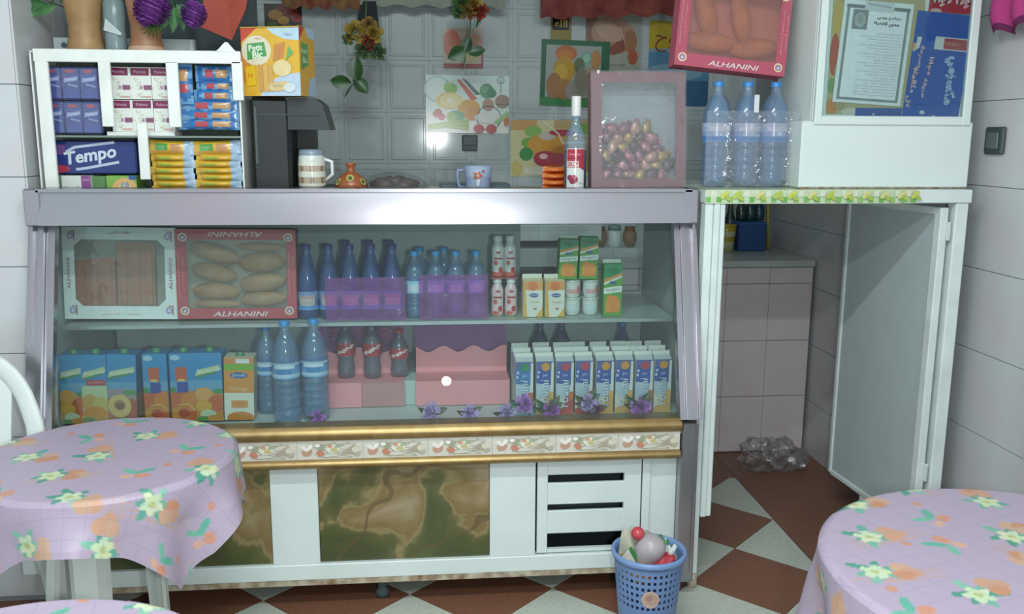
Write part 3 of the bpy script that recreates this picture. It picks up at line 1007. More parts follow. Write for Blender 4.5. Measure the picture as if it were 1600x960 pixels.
# dark-capped bottles, eight in two rows
BLUELAB = (.14, .40, [(.08, '6f9fd0'), (.14, '4a86c8'), (.38, patch('c8b8b8', '5a7fb0', .13)), (.2, patch('b89aa0', '6a88b4', .11)), (.2, '7a98c0')])
proto = make_bottle('x', .245, .034, 'tall', '2b3a86', BLUELAB, 'pet_dark', 'water', .8, group='dark-capped water bottles on the upper shelf')
spots = [(480, 490, 3.0), (514, 490, 3.0), (547, 490, 3.0), (580, 490, 3.0), (613, 490, 3.0), (541, 488, 3.11), (577, 488, 3.11), (609, 488, 3.11)]
for i, (px, py, Y) in enumerate(spots):
    o = proto if i == 0 else dup(proto, (0, 0, 0))
    o.location = (at(px, 430, Y=Y).x, Y, SHELF)
    o['label'] = (f'{ORD[i]} bottle with a dark blue cap in the front row beside the red box' if i < 5 else f'{ORD[i - 5]} bottle with a dark blue cap in the back row, above the others')
LBL = (.40, .60, [(.12, '8fb8dc'), (.6, patch('c8d4e0', '7fb0d8', .12)), (.28, '9fc4e0')])
proto = make_bottle('x', .222, .032, 'water', '2f8fd0', LBL, 'pet', 'water', .84, group='light-capped water bottles on the upper shelf')
for i, (px, py, Y) in enumerate([(648, 490, 2.99), (681, 490, 2.99), (712, 490, 2.99), (744, 490, 2.99), (656, 488, 3.09), (694, 488, 3.09)]):
    o = proto if i == 0 else dup(proto, (0, 0, 0))
    o.location = (at(px, 430, Y=Y).x, Y, SHELF)
    o['label'] = (f'{ORD[i]} light-blue-capped small bottle in the front row on the shelf' if i < 4 else f'{ORD[i - 4]} light-blue-capped small bottle in the back row on the shelf')
# translucent pink sheets tinting the lower half of the bottles
for q, (a, b_, y0, nm) in enumerate(((508, 634, 434, 'dark-capped'), (655, 763, 431, 'light-capped'))):
    x0, x1 = at(a, 460, Y=2.946).x, at(b_, 460, Y=2.946).x
    zt_ = at(570, y0, Y=2.946).z
    t = thing('pink_sheet', f'translucent pink sheet across the lower half of the {nm} bottles', 'wrap', ((x0 + x1) / 2, 2.946, SHELF + .001), 0, 'pink sheets on the upper shelf')
    w = (x1 - x0) / 2
    b = MB().sheet(lambda u, v: Vector((-w + 2 * w * u, -.004 * abs(sin(u * pi * 4)) + .002 * sin(v * 9 + u * 5), v * (zt_ - SHELF))), 32, 6)
    b.face([(-w, 0, 0), (-w, .06, 0), (-w, .06, zt_ - SHELF), (-w, 0, zt_ - SHELF)]); b.face([(w, 0, 0), (w, .06, 0), (w, .06, zt_ - SHELF), (w, 0, zt_ - SHELF)])
    obj('film_sheet', b, 'pink_film', t)

# strawberry drink bottles, two standing on two, each pair under film
def strawberry(label, top):
    c1 = 'd4d4d2' if top else 'e0c4c6'
    t = thing('yoghurt_drink', label, 'bottle', (0, 0, 0), 0, 'strawberry drink bottles')
    r, h = .021, (.14 if top else .128)
    obj('bottle_body', MB().lathe([(r * .85, 0, 'c06058' if top else 'd8c4a0'), (r, .006, 'c87068' if top else 'e0b8b4'), (r, .02, c1), (r * .97, h * .5, c1), (r, h * .54, c1), (r, h * .7, c1), (r * .72, h * .8, c1), (r * .62, h * .86, 'd6dadc'), (r * .62, h * .9, 'd6dadc')], 16), 'print_gloss', t)
    obj('cap', MB().lathe([(r * .74, h * .88), (r * .74, h * .97), (r * .6, h), (.0005, h)], 14, cap=False), mat('cap_cream', 'd4d6d6', .4), t)
    b = MB()
    P = Print(.0002)
    P.ell(.008, .026, .008, .01, 'b84848'); P.ell(-.008, .05, .007, .008, 'c86058'); P.rect(-.014, .062, .014, .068, 'b04a50')
    P.ell(0, .085, .008, .005, 'c06a6a'); P.ell(-.006, .012, .01, .006, 'c85a54')
    P.put(b, (0, 0, 0), FU, FV, warp=lambda u, v, e: Vector(((r + .0008 + e) * sin(u / r), -(r + .0008 + e) * cos(u / r), v)))
    obj('printing', b, 'print_gloss', t)
    return t
for q, (px, py, top) in enumerate(((777, 488, False), (798, 488, False), (778, 423, True), (797, 423, True))):
    z = SHELF + (.131 if top else 0)
    t = strawberry(('white and red' if top else 'pale pink') + ' drink bottle with strawberries, ' + ('upper ' if top else 'lower ') + ('left' if q % 2 == 0 else 'right') + ' of the four stacked', top)
    t.location = (at(px, py - 20, Y=3.0).x, 3.0, z)
xs = at(787, 450, Y=3.0).x
t = thing('tray_card', 'thin card between the two layers of strawberry drink bottles', 'card', (xs, 3.0, SHELF + .1283))
obj('card', MB().box(-.045, .045, -.022, .022, 0, .0025, 'b8606a'), 'print', t)

# two orange dairy cartons
def orange_carton(label):
    w, h = .066, .142
    P = Print()
    P.rect(0, 0, w, h * .86, 'e2ded2'); P.rect(0, h * .64, w, h * .86, 'e0a060'); P.ell(w * .5, h * .74, w * .24, w * .24, 'e07c48', 18)
    P.ell(w * .55, h * .52, w * .24, w * .11, '4a5c9c'); P.text('Jaouda', w * .55, h * .52, w=w * .36, col='d8dcec')
    P.poly([(0, 0), (w * .22, 0), (w * .12, h * .64), (0, h * .64)], 'd8a850'); P.poly([(w, 0), (w * .6, 0), (w * .95, h * .2), (w, h * .3)], 'dcae58')
    P.text('Orange', w * .55, h * .36, w=w * .5, col='c0b090'); P.ell(w * .6, h * .2, w * .1, w * .05, 'c07a50')
    return make_carton(label, w, .06, h, 'e0d4b4', P, gable=.02, top='dcd8cc', group='small orange milk cartons')
a = orange_carton('small white and orange milk carton, left of two beside the strawberry bottles')
a.location = (at(831, 470, Y=2.99).x, 2.99, SHELF)
dup(a, (at(864, 470, Y=2.99).x, 2.985, SHELF), radians(4), 'small white and orange milk carton, right of two beside the yoghurt cups')

# yoghurt cups in two stacks of two, then the green cartons
def cup(label, pink):
    t = thing('yoghurt_cup', label, 'cup', (0, 0, 0), 0, 'stacked yoghurt cups')
    r, h = .0275, .058
    c = 'dcdcd8'
    obj('cup_body', MB().lathe([(r * .78, 0, c), (r * .82, .004, c), (r * .98, h * .25, c), (r * .98, h * .8, c), (r, h * .92, c), (r * 1.06, h * .95, 'd0d4d0'), (r * 1.06, h, 'd0d4d0')], 18), 'print_gloss', t)
    obj('lid', MB().lathe([(r * 1.09, h), (r * 1.09, h + .0016), (.0005, h + .002)], 18, cap=False), mat('foil', 'c8d4c8', .35, .3), t)
    b = MB(); P = Print(.0002)
    if pink:
        P.rect(-.02, .016, .026, .03, 'dca8a6'); P.rect(.012, .016, .026, .042, 'cc8484'); P.text('Yaourt', -.002, .022, w=.022, col='b86a74')
    else:
        P.rect(-.02, .014, .014, .04, 'ccd8d8'); P.text('Yaourt', -.002, .024, w=.02, col='a8b8c0')
    P.put(b, (0, 0, 0), FU, FV, warp=lambda u, v, e: Vector(((r * .99 + .0008 + e) * sin(u / r), -(r * .99 + .0008 + e) * cos(u / r), v)))
    obj('printing', b, 'print_gloss', t)
    return t
for i, px in enumerate((894, 922)):
    for k in range(2):
        t = cup(f'white yoghurt cup{" with a pink band" if k else ""}, {"upper" if k else "lower"} of the {"left" if i == 0 else "right"} stack', k == 1)
        t.location = (at(px, 470, Y=3.0).x, 3.0, SHELF + .0605 * k)
def green_carton(label):
    w, h = .062, .19
    P = Print()
    P.rect(0, 0, w, h * .93, '5c9c3c'); P.rect(0, h * .70, w, h * .93, '2c8456'); P.ell(w / 2, h * .82, w * .3, h * .055, '1f7048', 16)
    P.poly([(0, h * .60), (w, h * .72), (w, h * .78), (0, h * .66)], 'cf8a50'); P.poly([(0, h * .56), (w, h * .70), (w, h * .73), (0, h * .60)], 'd8e0d0')
    P.ell(w * .5, h * .6, w * .2, h * .035, '46608c'); P.poly([(0, h * .40), (w, h * .44), (w, h * .55), (0, h * .51)], 'dfe4dc')
    P.text('Vergers', w * .5, h * .475, w=w * .8, col='5c7068', rot=.09, shear=.2)
    P.rect(w * .12, h * .07, w * .88, h * .3, 'dd8a3c')
    for (u, v, r) in ((.36, .32, .2), (.62, .3, .22), (.3, .17, .18), (.55, .15, .2), (.76, .2, .16)):
        P.ell(w * u, h * v, w * r, w * r, 'e29444' if r < .2 else 'e08838', 14)
    P.ell(w * .85, h * .36, w * .14, w * .06, '6aa83c', rot=.7)
    return make_carton(label, w, .06, h, '4f9238', P, gable=.022, top='d8dcd4', group='tall green orange-juice cartons')
a = green_carton('green orange-juice carton standing directly on the shelf, right of the cups')
a.location = (at(954, 478, Y=2.985).x, 2.985, SHELF)
for q, px in enumerate((885, 917)):
    o = dup(a, (at(px, 390, Y=3.0).x + .001, 3.0, SHELF + .125), 0, f'green orange-juice carton on the yoghurt cups, {"left" if q == 0 else "right"} of the two up there')
    o.scale = (1, 1, .76 if q == 0 else .8)
    o.rotation_euler = (0, radians(2.2 if q == 0 else 1.2), 0)

# ------------------------------------------------------------------ lower deck
def juice_print(kind, w, h):
    P = Print()
    if kind == 'dairy':
        P.rect(0, 0, w, h, 'dcdcd0'); P.rect(0, h * .80, w, h * .9, '7fae44'); P.rect(0, h * .9, w, h, 'd08a58'); P.rect(w * .4, h * .91, w * .85, h * .98, 'd8dcdc')
        P.rect(0, h * .44, w, h * .80, 'd8914a'); P.ell(w * .5, h * .72, w * .3, h * .05, '4c6ca4'); P.text('Jaouda', w * .5, h * .72, w=w * .44, col='d0dcec')
        P.text('Orange', w * .5, h * .50, w=w * .6, col='e8c4a0'); P.rect(w * .24, h * .2, w * .8, h * .32, 'dc9a5a'); P.text('100%', w * .52, h * .26, w=w * .4, col='c07838')
        P.ell(w * .55, h * .04, w * .46, h * .1, 'cc8440')
        return P
    P.rect(0, 0, w, h, '3f8cc0'); P.rect(0, h * .46, w, h * .6, '6aa0c4')
    if kind == 'tag':
        P.rect(0, 0, w, h * .43, 'c4663c'); P.ell(w * .8, h * .3, w * .4, h * .16, 'd0803c'); P.ell(w * .3, h * .1, w * .4, h * .12, 'c88a3c')
        P.line([(w * .25, h * .24), (w * .7, h * .26), (w * .95, h * .16)], h * .018, 'd8b458'); P.ell(w * .5, h * .12, w * .22, h * .07, 'b4503c')
        P.ell(w * .1, h * .47, w * .14, h * .04, '4a8a50'); P.rect(w * .28, h * .43, w * .72, h * .58, '3f55a0'); P.rect(w * .24, h * .6, w * .68, h * .8, 'c46450')
        P.text('2+1', w * .46, h * .7, w=w * .3, col='b84c44'); P.ell(w * .46, h * .61, w * .16, h * .02, 'dcc070'); P.ell(w * .25, h * .94, w * .2, h * .04, 'a0c4dc')
        return P
    P.poly([(w * .02, h * .66), (w * .98, h * .76), (w * .92, h * .83), (w * .1, h * .75)], 'b8c8a4'); P.poly([(w * .02, h * .63), (w * .75, h * .70), (w * .9, h * .75), (w * .05, h * .66)], '58925c')
    P.text('Valencia', w * .52, h * .745, w=w * .78, h=h * .06, col='e4ecd4', rot=.17, shear=.25)
    if kind == 'mango':
        P.rect(0, 0, w, h * .44, 'cf8a44'); P.ell(w * .3, h * .4, w * .34, h * .1, 'd8a058'); P.ell(w * .8, h * .26, w * .36, h * .13, 'c4643c'); P.ell(w * .3, h * .22, w * .3, h * .08, 'd4a440')
        P.ell(w * .85, h * .44, w * .2, h * .04, '4a9258'); P.ell(w * .45, h * .1, w * .3, h * .07, 'c4ccb0'); P.ell(w * .3, h * .03, w * .3, h * .04, '5c8c50'); P.ell(w * .7, h * .04, w * .3, h * .05, 'c88a44')
    elif kind == 'mixed':
        P.rect(0, 0, w, h * .55, 'c0cca4'); P.rect(w * .2, h * .56, w * .95, h * .64, 'b4505c'); P.text('MULTIFRUIT', w * .57, h * .60, w=w * .6, col='e0b0b0')
        P.ell(w * .3, h * .3, w * .34, h * .13, 'd0a050'); P.ell(w * .7, h * .28, w * .3, h * .12, 'c8b868'); P.ell(w * .5, h * .14, w * .5, h * .11, 'd4903c'); P.ell(w * .25, h * .05, w * .3, h * .05, '6f9458'); P.ell(w * .75, h * .06, w * .3, h * .05, 'd09a44')
    else:
        P.rect(0, 0, w, h * .42, 'b87a60'); P.rect(0, h * .36, w, h * .5, 'a0929c'); P.ell(w * .8, h * .45, w * .26, h * .04, '5c9a5c'); P.ell(w * .8, h * .2, w * .3, h * .16, 'b4604c')
        P.ell(w * .42, h * .25, w * .40, h * .17, 'd8bc7c', 18); P.ell(w * .42, h * .26, w * .2, h * .075, 'a8805c'); P.ell(w * .42, h * .25, w * .13, h * .045, '8a6450'); P.ell(w * .7, h * .04, w * .4, h * .04, '86a05c')
    return P
cart = [('mango', 83, 125, 'blue fruit-juice carton with mango halves, first in the row at the left end'), ('mixed', 125, 166, 'blue and green multifruit juice carton with a red band'),
        ('peach', 165, 213, 'blue juice carton with a big cut peach on its front'), ('tag', 223, 263, 'blue and orange juice carton with a red and blue tag, left of the pair'),
        ('tag', 265, 306, 'blue and orange juice carton with a red and blue tag, right of the pair'), ('mango', 304, 349, 'blue fruit-juice carton with mango halves, sixth in the row'),
        ('dairy', 346, 396, 'orange and white juice carton with a green cap, last in the row')]
for q, (kind, a, b_, lab) in enumerate(cart):
    Y = 2.86
    x0, x1 = at(a, 610, Y=Y).x, at(b_, 610, Y=Y).x
    w = min(x1 - x0, .095) - .003; h = (.205 if kind == 'dairy' else .222)
    P = juice_print(kind, w, h)
    base = 'd0c8b8' if kind == 'dairy' else '3f7fae'
    sd = Print()
    sd.rect(0, 0, .07, h * .43, 'b07a48')
    t = make_carton(lab, w, .07, h, base, P, None if kind == 'dairy' else sd, cap=(0.0, -.005, h, .013, '3e7a5a'), group='one-litre juice cartons on the deck')
    t.location = ((x0 + x1) / 2 + (.014 if q == 0 else 0), Y + .035, DECK + .005)
    t.rotation_euler = (0, radians([1.5, 1.5, 2.5, .5, .5, .5, 2][q]), radians([0, 2, -3, 0, 0, -2, 2][q]))
# big water bottles
BIG = (.47, .63, [(.1, '7fb4dc'), (.2, 'b8d0e4'), (.35, patch('4f88c0', '6aa0d0', .1)), (.2, patch('d0dce8', '5a94c8', .14)), (.15, 'a8c4dc')])
proto = make_bottle('large water bottle with a light blue cap, beside the orange and white carton', .33, .043, 'water', '2f86c8', BIG, 'pet', 'water', .88, neck=.0145, group='large water bottles on the lower deck')
proto.location = (at(448, 600, Y=2.85).x, 2.85, DECK)
dup(proto, (at(493, 600, Y=2.87).x, 2.87, DECK), None, 'large water bottle with a light blue cap, beside the pink paper')
dup(proto, (at(421, 600, Y=2.99).x, 2.965, DECK), None, 'large water bottle at the back, half hidden by the front one').scale = (.9, .9, .88)
# pink scalloped paper over the step
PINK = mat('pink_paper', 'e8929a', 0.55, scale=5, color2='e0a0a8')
STZ = DECK + .085
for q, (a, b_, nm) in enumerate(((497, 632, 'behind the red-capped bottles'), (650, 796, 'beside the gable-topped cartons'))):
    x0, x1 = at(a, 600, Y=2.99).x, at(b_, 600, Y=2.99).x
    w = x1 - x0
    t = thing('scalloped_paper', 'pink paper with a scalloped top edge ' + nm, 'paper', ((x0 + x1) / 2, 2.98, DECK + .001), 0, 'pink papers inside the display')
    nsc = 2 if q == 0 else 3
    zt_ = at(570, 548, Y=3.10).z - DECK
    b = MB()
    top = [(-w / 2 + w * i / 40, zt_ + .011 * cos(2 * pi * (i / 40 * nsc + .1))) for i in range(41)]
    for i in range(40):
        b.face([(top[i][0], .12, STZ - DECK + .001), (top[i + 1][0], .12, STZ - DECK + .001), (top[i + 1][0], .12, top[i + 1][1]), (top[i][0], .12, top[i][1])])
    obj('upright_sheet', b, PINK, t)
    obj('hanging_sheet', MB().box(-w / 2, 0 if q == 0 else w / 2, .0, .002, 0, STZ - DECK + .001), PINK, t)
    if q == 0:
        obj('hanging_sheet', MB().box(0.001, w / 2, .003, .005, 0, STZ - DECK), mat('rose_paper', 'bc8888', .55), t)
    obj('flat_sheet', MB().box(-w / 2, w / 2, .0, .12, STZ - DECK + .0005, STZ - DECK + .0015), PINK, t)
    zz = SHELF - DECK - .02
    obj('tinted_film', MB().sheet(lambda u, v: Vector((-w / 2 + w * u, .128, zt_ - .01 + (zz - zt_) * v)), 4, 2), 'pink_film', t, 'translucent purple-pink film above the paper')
# cola bottles with red caps
def cola(label, h=.2, r=.032, cap='c03038', body='pet', fill=None, lab=True, group='red-capped bottles on the step'):
    def front(u):
        d = ((u - .75 + .5) % 1) - .5
        return 'b04850'
    def wave(o):
        return lambda u: 'e0c8c8' if abs(((u - .75 + .5) % 1) - .5 - o) < .055 else 'b04850'
    L = (.42, .66, [(.12, 'b85058')] + [(.152, wave(o)) for o in (-.12, -.06, 0, .06, .12)] + [(.12, 'b85058')]) if lab else None
    return make_bottle(label, h, r, 'cola', cap, L, body, fill, .93, group=group, name='cola_bottle')
mat('cola_drink', '3a1c20', .2)
clear_mat('blush', 'e0b8bc', haze=.12, gloss=.1, rough=.2, hazecol='c89098')
proto = cola('left red-capped bottle standing before the pink scalloped paper', fill='blush')
proto.location = (at(541, 570, Y=3.05).x, 3.055, STZ + .003)
dup(proto, (at(582, 570, Y=3.045).x, 3.045, STZ + .003), None, 'middle red-capped bottle standing before the pink scalloped paper')
o = dup(proto, (at(624, 570, Y=3.06).x, 3.06, STZ + .003), None, 'shorter red-capped bottle at the right edge of the pink scalloped paper'); o.scale = (1, 1, .82)
for q, (px, py, Y, cap, lab) in enumerate(((845, 503, 3.16, '3c3f78', 'dark cola bottle with a violet cap behind the gable-topped cartons'), (879, 501, 3.14, '8c2f3c', 'dark cola bottle with a dark red cap behind the gable-topped cartons'))):
    z = at(px, py, Y=Y).z
    t = cola(lab, z - DECK, .036, cap, 'pet_dark', 'cola_drink', False, 'cola bottles at the back')
    t.location = (at(px, 540, Y=Y).x, Y + .03, DECK)
t = make_bottle('water bottle with a bright blue cap standing behind the gable-topped cartons', at(972, 503, Y=3.2).z - DECK, .038, 'tall', '2f78c0', None, 'pet_dark', 'water', .8)
t.location = (at(972, 540, Y=3.2).x, 3.2, DECK)
for q, px in enumerate((530, 600)):
    o = dup(proto, (at(px, 540, Y=3.25).x, 3.25, STZ + .001), None, f'bottle at the back behind the pink paper, {"left" if q == 0 else "right"} one'); o.scale = (1, 1, 1.06)

# gable-topped juice cartons: eight columns, three deep
def gable_print(kind, w, h):
    tint = {'g': 'a8c4d0', 'o': 'd8a860', 'r': 'c45a50'}[kind]
    dot = {'g': '2f8a5c', 'o': 'd8963c', 'r': 'bf4450'}[kind]
    P = Print()
    P.rect(0, 0, w, h, 'd8d8d0')
    P.rect(0, 0, w, h * .4, tint); P.poly([(0, h * .36), (w * .5, h * .5), (w * .5, h * .2), (0, h * .1)], 'd8d4c8')
    P.rect(0, h * .56, w * .84, h, '3c58a4' if kind != 'g' else '3f78b4'); P.rect(0, h * .86, w, h, '5a64a0')
    P.poly([(w * .82, h * .4), (w, h * .3), (w, h * .98), (w * .86, h * .98)], 'dcdcd4')
    P.poly([(0, h * .6), (w * .8, h * .56), (w * .84, h * .4), (w * .2, h * .3), (0, h * .4)], 'b8c8d4')
    P.ell(w * .88, h * .36, w * .18, h * .08, 'd07448' if kind != 'o' else 'dcb060')
    for u, v in ((.1, .72), (.14, .8), (.08, .54)):
        P.ell(w * u, h * v, w * .07, h * .028, 'c4c8e4')
    P.text('Jus', w * .5, h * .745, w=w * .28, col='c8d4f0', rot=.15)
    P.text('Youmi', w * .5, h * .39, w=h * .56, h=w * .5, col='40588c', rot=pi / 2, shear=.15, bold=.03)
    P.text('Youmi', w * .485, h * .392, w=h * .545, h=w * .46, col='e4ecf0', rot=pi / 2, shear=.15)
    P.ell(w * .52, h * .9, w * .24, w * .24, dot, 18)
    return P
protos = {}
kinds = 'gorroor' + 'o'
cols = [(807, 833), (838, 866), (868, 897), (899, 928), (931, 960), (962, 991), (994, 1020), (1023, 1049)]
kinds = ['g', 'o', 'r', 'r', 'o', 'o', 'r', 'o']
cname = {'g': 'green', 'o': 'orange', 'r': 'red'}
rown = ['front', 'middle', 'back']
for i, (a, b_) in enumerate(cols):
    for k in range(3):
        Y = 2.875 + .073 * k
        k_ = kinds[i]
        if k_ not in protos:
            protos[k_] = o = make_carton('x', .058, .062, .205, 'c8ccd0', gable_print(k_, .058, .182), gable=.024, top='dcdcd2', group='gable-topped juice cartons in a block')
        else:
            o = dup(protos[k_], (0, 0, 0))
        o.location = (at((a + b_) / 2, 600, Y=2.84).x + .003 * k * ((i % 3) - 1) + .004 * k, Y + .004 * (i % 2), DECK)
        o.rotation_euler = (0, 0, radians(((i * 7 + k * 5) % 5 - 2) * .8))
        o['label'] = f'gable-topped juice carton with {cname[k_]} dot, {ORD[i]} column from the left, {rown[k]} row'

# artificial roses lying along the front of the deck
PETAL = mat('rose_purple', 'a054b4', 0.6, scale=30, color2='c48cd4')
PETAL2 = mat('rose_lilac', 'b094cc', 0.6, scale=30, color2='ccb4dc')
PETAL3 = mat('rose_plum', '6a3450', 0.6, scale=30, color2='804058')
LEAFM = mat('leaf_olive', '3f4a34', 0.45, scale=20, color2='565a40')
LEAFG = mat('leaf_green', '23523a', 0.4, scale=20, color2='386848')
def leaf_mb(L, w, bend=.25, n=6, th=.0006):
    b = MB()
    for s in (1, -1):
        def P(u, v):
            t = u
            ww = w * sin(pi * min(1, t * .96 + .02)) ** .8 * (1 - .25 * t)
            x = (v - .5) * ww
            return Vector((L * t, x, bend * L * (t - t * t) * 1.2 + abs(v - .5) * ww * .35 + s * th))
        b.sheet(P, n, 4)
    return b
def rose_mb(r, seed=0):
    b = MB(); rr = random.Random(seed)
    for ring, (n, rad, z, tilt) in enumerate(((5, .95, .0, .25), (5, .72, .18, .7), (4, .45, .34, 1.1), (3, .2, .45, 1.4))):
        for i in range(n):
            a = 2 * pi * (i + .5 * ring) / n + rr.random() * .3
            ca, sa = cos(a), sin(a)
            def P(u, v):
                s = (u - .5) * 1.5
                d = rad * r * (.25 + .75 * v)
                hgt = z * r + r * .65 * v * sin(tilt) + .12 * r * v * v
                d *= cos(tilt * .75) if ring else 1
                d = max(d, .1 * r) + .08 * r * cos(s * 2)
                aa = s * (.62 + .1 * ring)
                return Vector((d * cos(a + aa), d * sin(a + aa), hgt))
            b.sheet(P, 5, 3)
    return b
rp = {}
rose_spots = [(676, 646, PETAL2, .034, 'lilac'), (735, 647, PETAL2, .03, 'pale lilac'), (792, 645, PETAL2, .03, 'lilac'), (818, 632, PETAL, .032, 'purple'), (859, 643, PETAL, .034, 'bright purple'),
              (921, 629, PETAL2, .032, 'lilac'), (930, 650, PETAL3, .03, 'dark plum'), (1000, 636, PETAL, .036, 'purple'), (497, 651, PETAL, .024, 'deep purple')]
where = ['beside the gap in the pink paper', 'below the right-hand pink paper', 'before the first gable-topped carton, low down', 'leaning on the green-dotted carton', 'before the second column of cartons',
         'before the fourth and fifth columns of cartons', 'lying lowest before the fifth column', 'before the red-dotted carton near the right end', 'alone in the corner of the pink paper']
for q, (px, py, m, r, cn) in enumerate(rose_spots):
    Y = 2.795
    p = at(px, py, Y=Y)
    p.z = max(p.z, DECK + r * .95)
    t = thing('artificial_rose', f'{cn} artificial rose on the deck, {where[q]}', 'flower', (p.x, p.y, DECK), 0, 'artificial roses along the front of the deck')
    dz = p.z - DECK
    M = Matrix.Translation((0, 0, dz)) @ Matrix.Rotation(radians(60 + 13 * (q % 3)), 4, 'X') @ Matrix.Rotation(radians((q % 5 - 2) * 14), 4, 'Y')
    b = rose_mb(r, q); b.v = [tuple(M @ Vector(v)) for v in b.v]
    obj('bloom', b, m, t)
    obj('stem', MB().tube([(0, .006, dz - r * .2), (.01, .012, dz * .5), (.03, .008, .006), (.07, .004, .006)], .0022, 6), LEAFM, t)
    for k in range(2 if q not in (4, 7, 5) else 4):
        a = [2.7, .35, 2.2, .8][k] + .2 * (q % 3)
        L = r * (1.5 if k < 2 else 1.75)
        lm = leaf_mb(L, L * .5)
        M2 = Matrix.Translation((0, .004, dz * .9)) @ Matrix.Rotation(-a, 4, 'Y') @ Matrix.Rotation(radians(70), 4, 'X')
        lm.v = [tuple(M2 @ Vector(v)) for v in lm.v]
        obj('leaf', lm, LEAFM if (q + k) % 3 else LEAFG, t)

# ------------------------------------------------------------------ on top of the counter
TOPZ = 1.3062
# white display rack full of tissues and biscuits
RY = 2.90
X0, X1, Z0, Z1 = fr(52, 80, 377, 295, RY)
X1t = at(377, 87, Y=RY).x
Z1 = at(200, 80, Y=RY).z
rw, rh = X1 - X0, Z1 - TOPZ
rk = thing('display_rack', 'white plastic display rack of tissues and biscuits on the left end of the counter', 'rack', (X0, RY, TOPZ))
RK = mat('rack_white', 'dfe2de', 0.3)
def rl(px, py): 
    p = at(px, py, Y=RY); return p.x - X0, p.z - TOPZ
def bar(name, x0, y0, x1, y1, yy=(0, .012), **k):
    a, c = rl(x0, y0), rl(x1, y0)
    a = (a[0], rl(x0, y1)[1])
    return obj(name, MB().rbox(a[0], c[0], yy[0], yy[1], max(0, a[1]), c[1], .002), RK, rk)
bar('top_rail', 50, 80, 375, 96)
bar('left_stile', 53, 96, 74, 296)
bar('upper_stile', 152, 96, 171, 198); bar('upper_stile', 258, 96, 277, 199); bar('corner_bracket', 361, 96, 378, 157)
bar('lower_stile', 213, 192, 229, 281)
a, c, d = rl(336, 81), rl(353, 66), rl(369, 81)
obj('peak', MB().prism([a, (a[0] + .01, a[1] + .008), (c[0] - .004, c[1]), (c[0] + .004, c[1]), (d[0] - .008, d[1] + .008), d], 0, .008), RK, rk)
obj('back_panel', MB().box(.004, rw - .004, .20, .206, 0, rh - .004), mat('rack_back', '5c6a62', .7), rk)
obj('side_panel', MB().box(0, .005, .012, .2, 0, rh - .004), RK, rk); obj('side_panel', MB().box(rw - .006, rw - .001, .012, .2, 0, rh - .004), RK, rk)
obj('top_panel', MB().box(0, rw - .001, .012, .206, rh - .006, rh - .001), RK, rk)
shz = rl(200, 212)[1]
obj('shelf', MB().box(.005, rw - .006, .016, .2, shz - .006, shz), mat('rack_shelf', '77837c', .4), rk)
RT = TOPZ + rh            # top of the rack
SH = TOPZ + shz

def tissue_print(w, h):
    P = Print()
    P.rect(0, 0, w, h, '2f3f8c'); P.rect(w * .08, h * .02, w * .95, h * .28, '34489c')
    P.ell(w * .45, h * .9, w * .28, h * .06, 'b04050'); P.rect(0, h * .72, w, h * .8, '3c509c')
    P.poly([(w * .08, h * .52), (w * .88, h * .60), (w * .92, h * .74), (w * .12, h * .66)], '8c9cd0')
    P.text('Tempo', w * .5, h * .63, w=w * .7, col='dce2f4', rot=.12, shear=.2)
    P.poly([(w * .3, h * .44), (w * .86, h * .36), (w * .88, h * .42), (w * .32, h * .5)], '8494cc')
    return P
tw, thh = .058, .098
proto = None
for r in range(2):
    for i in range(3):
        px = (86, 115, 143)[i]
        z = SH + .004 + (1 - r) * .102 - .001
        if proto is None:
            t = thing('tissue_pack', 'x', 'tissues', (0, 0, 0), 0, 'pocket tissue packs in the rack')
            obj('pack_body', MB().rbox(-tw / 2, tw / 2, -.015, .015, 0, thh, .006, '2c3c88'), 'print_gloss', t)
            f = MB(); tissue_print(tw - .008, thh - .01).put(f, (-tw / 2 + .004, -.0153, .005), FU, FV); obj('printing', f, 'print_gloss', t)
            obj('clear_wrap', MB().rbox(-tw / 2 - .001, tw / 2 + .001, -.0195, .016, -.0005, thh + .001, .006), 'film', t)
            proto = o = t
        else:
            o = dup(proto, (0, 0, 0))
        o.location = (at(px, 150, Y=2.945).x, 2.948, z)
        o['label'] = f'dark blue pocket tissue pack in the rack, {["top", "lower"][r]} row, {["left", "middle", "right"][i]} of three'
# big Tempo box and the small boxes under it
X0b, X1b = at(75, 230, Y=2.95).x, at(212, 230, Y=2.95).x
w, h = X1b - X0b, .102
bz = TOPZ + .066
t = thing('tissue_box', 'wide dark blue tissue pack with large white lettering, under the small packs', 'tissues', ((X0b + X1b) / 2, 2.99, bz))
obj('box_body', MB().rbox(-w / 2, w / 2, -.04, .07, 0, h, .006, '293775'), 'print_gloss', t)
P = Print()
P.rect(.004, .004, w - .004, h - .004, '2a3878'); P.ell(.03, .016, .03, .012, 'a8384c'); P.rect(.0, .06, .05, .09, '6c4a80')
P.text('Tempo', w * .48, h * .52, w=w * .60, h=h * .5, col='ccd4e2', rot=.16, shear=.18, bold=.03)
P.line([(w * .2, h * .66), (w * .3, h * .8), (w * .76, h * .95)], .008, 'b8c2d8'); P.line([(w * .3, h * .14), (w * .42, h * .18), (w * .8, h * .36)], .008, 'b8c2d8')
f = MB(); P.put(f, (-w / 2, -.0405, 0), FU, FV); obj('printing', f, 'print_gloss', t)
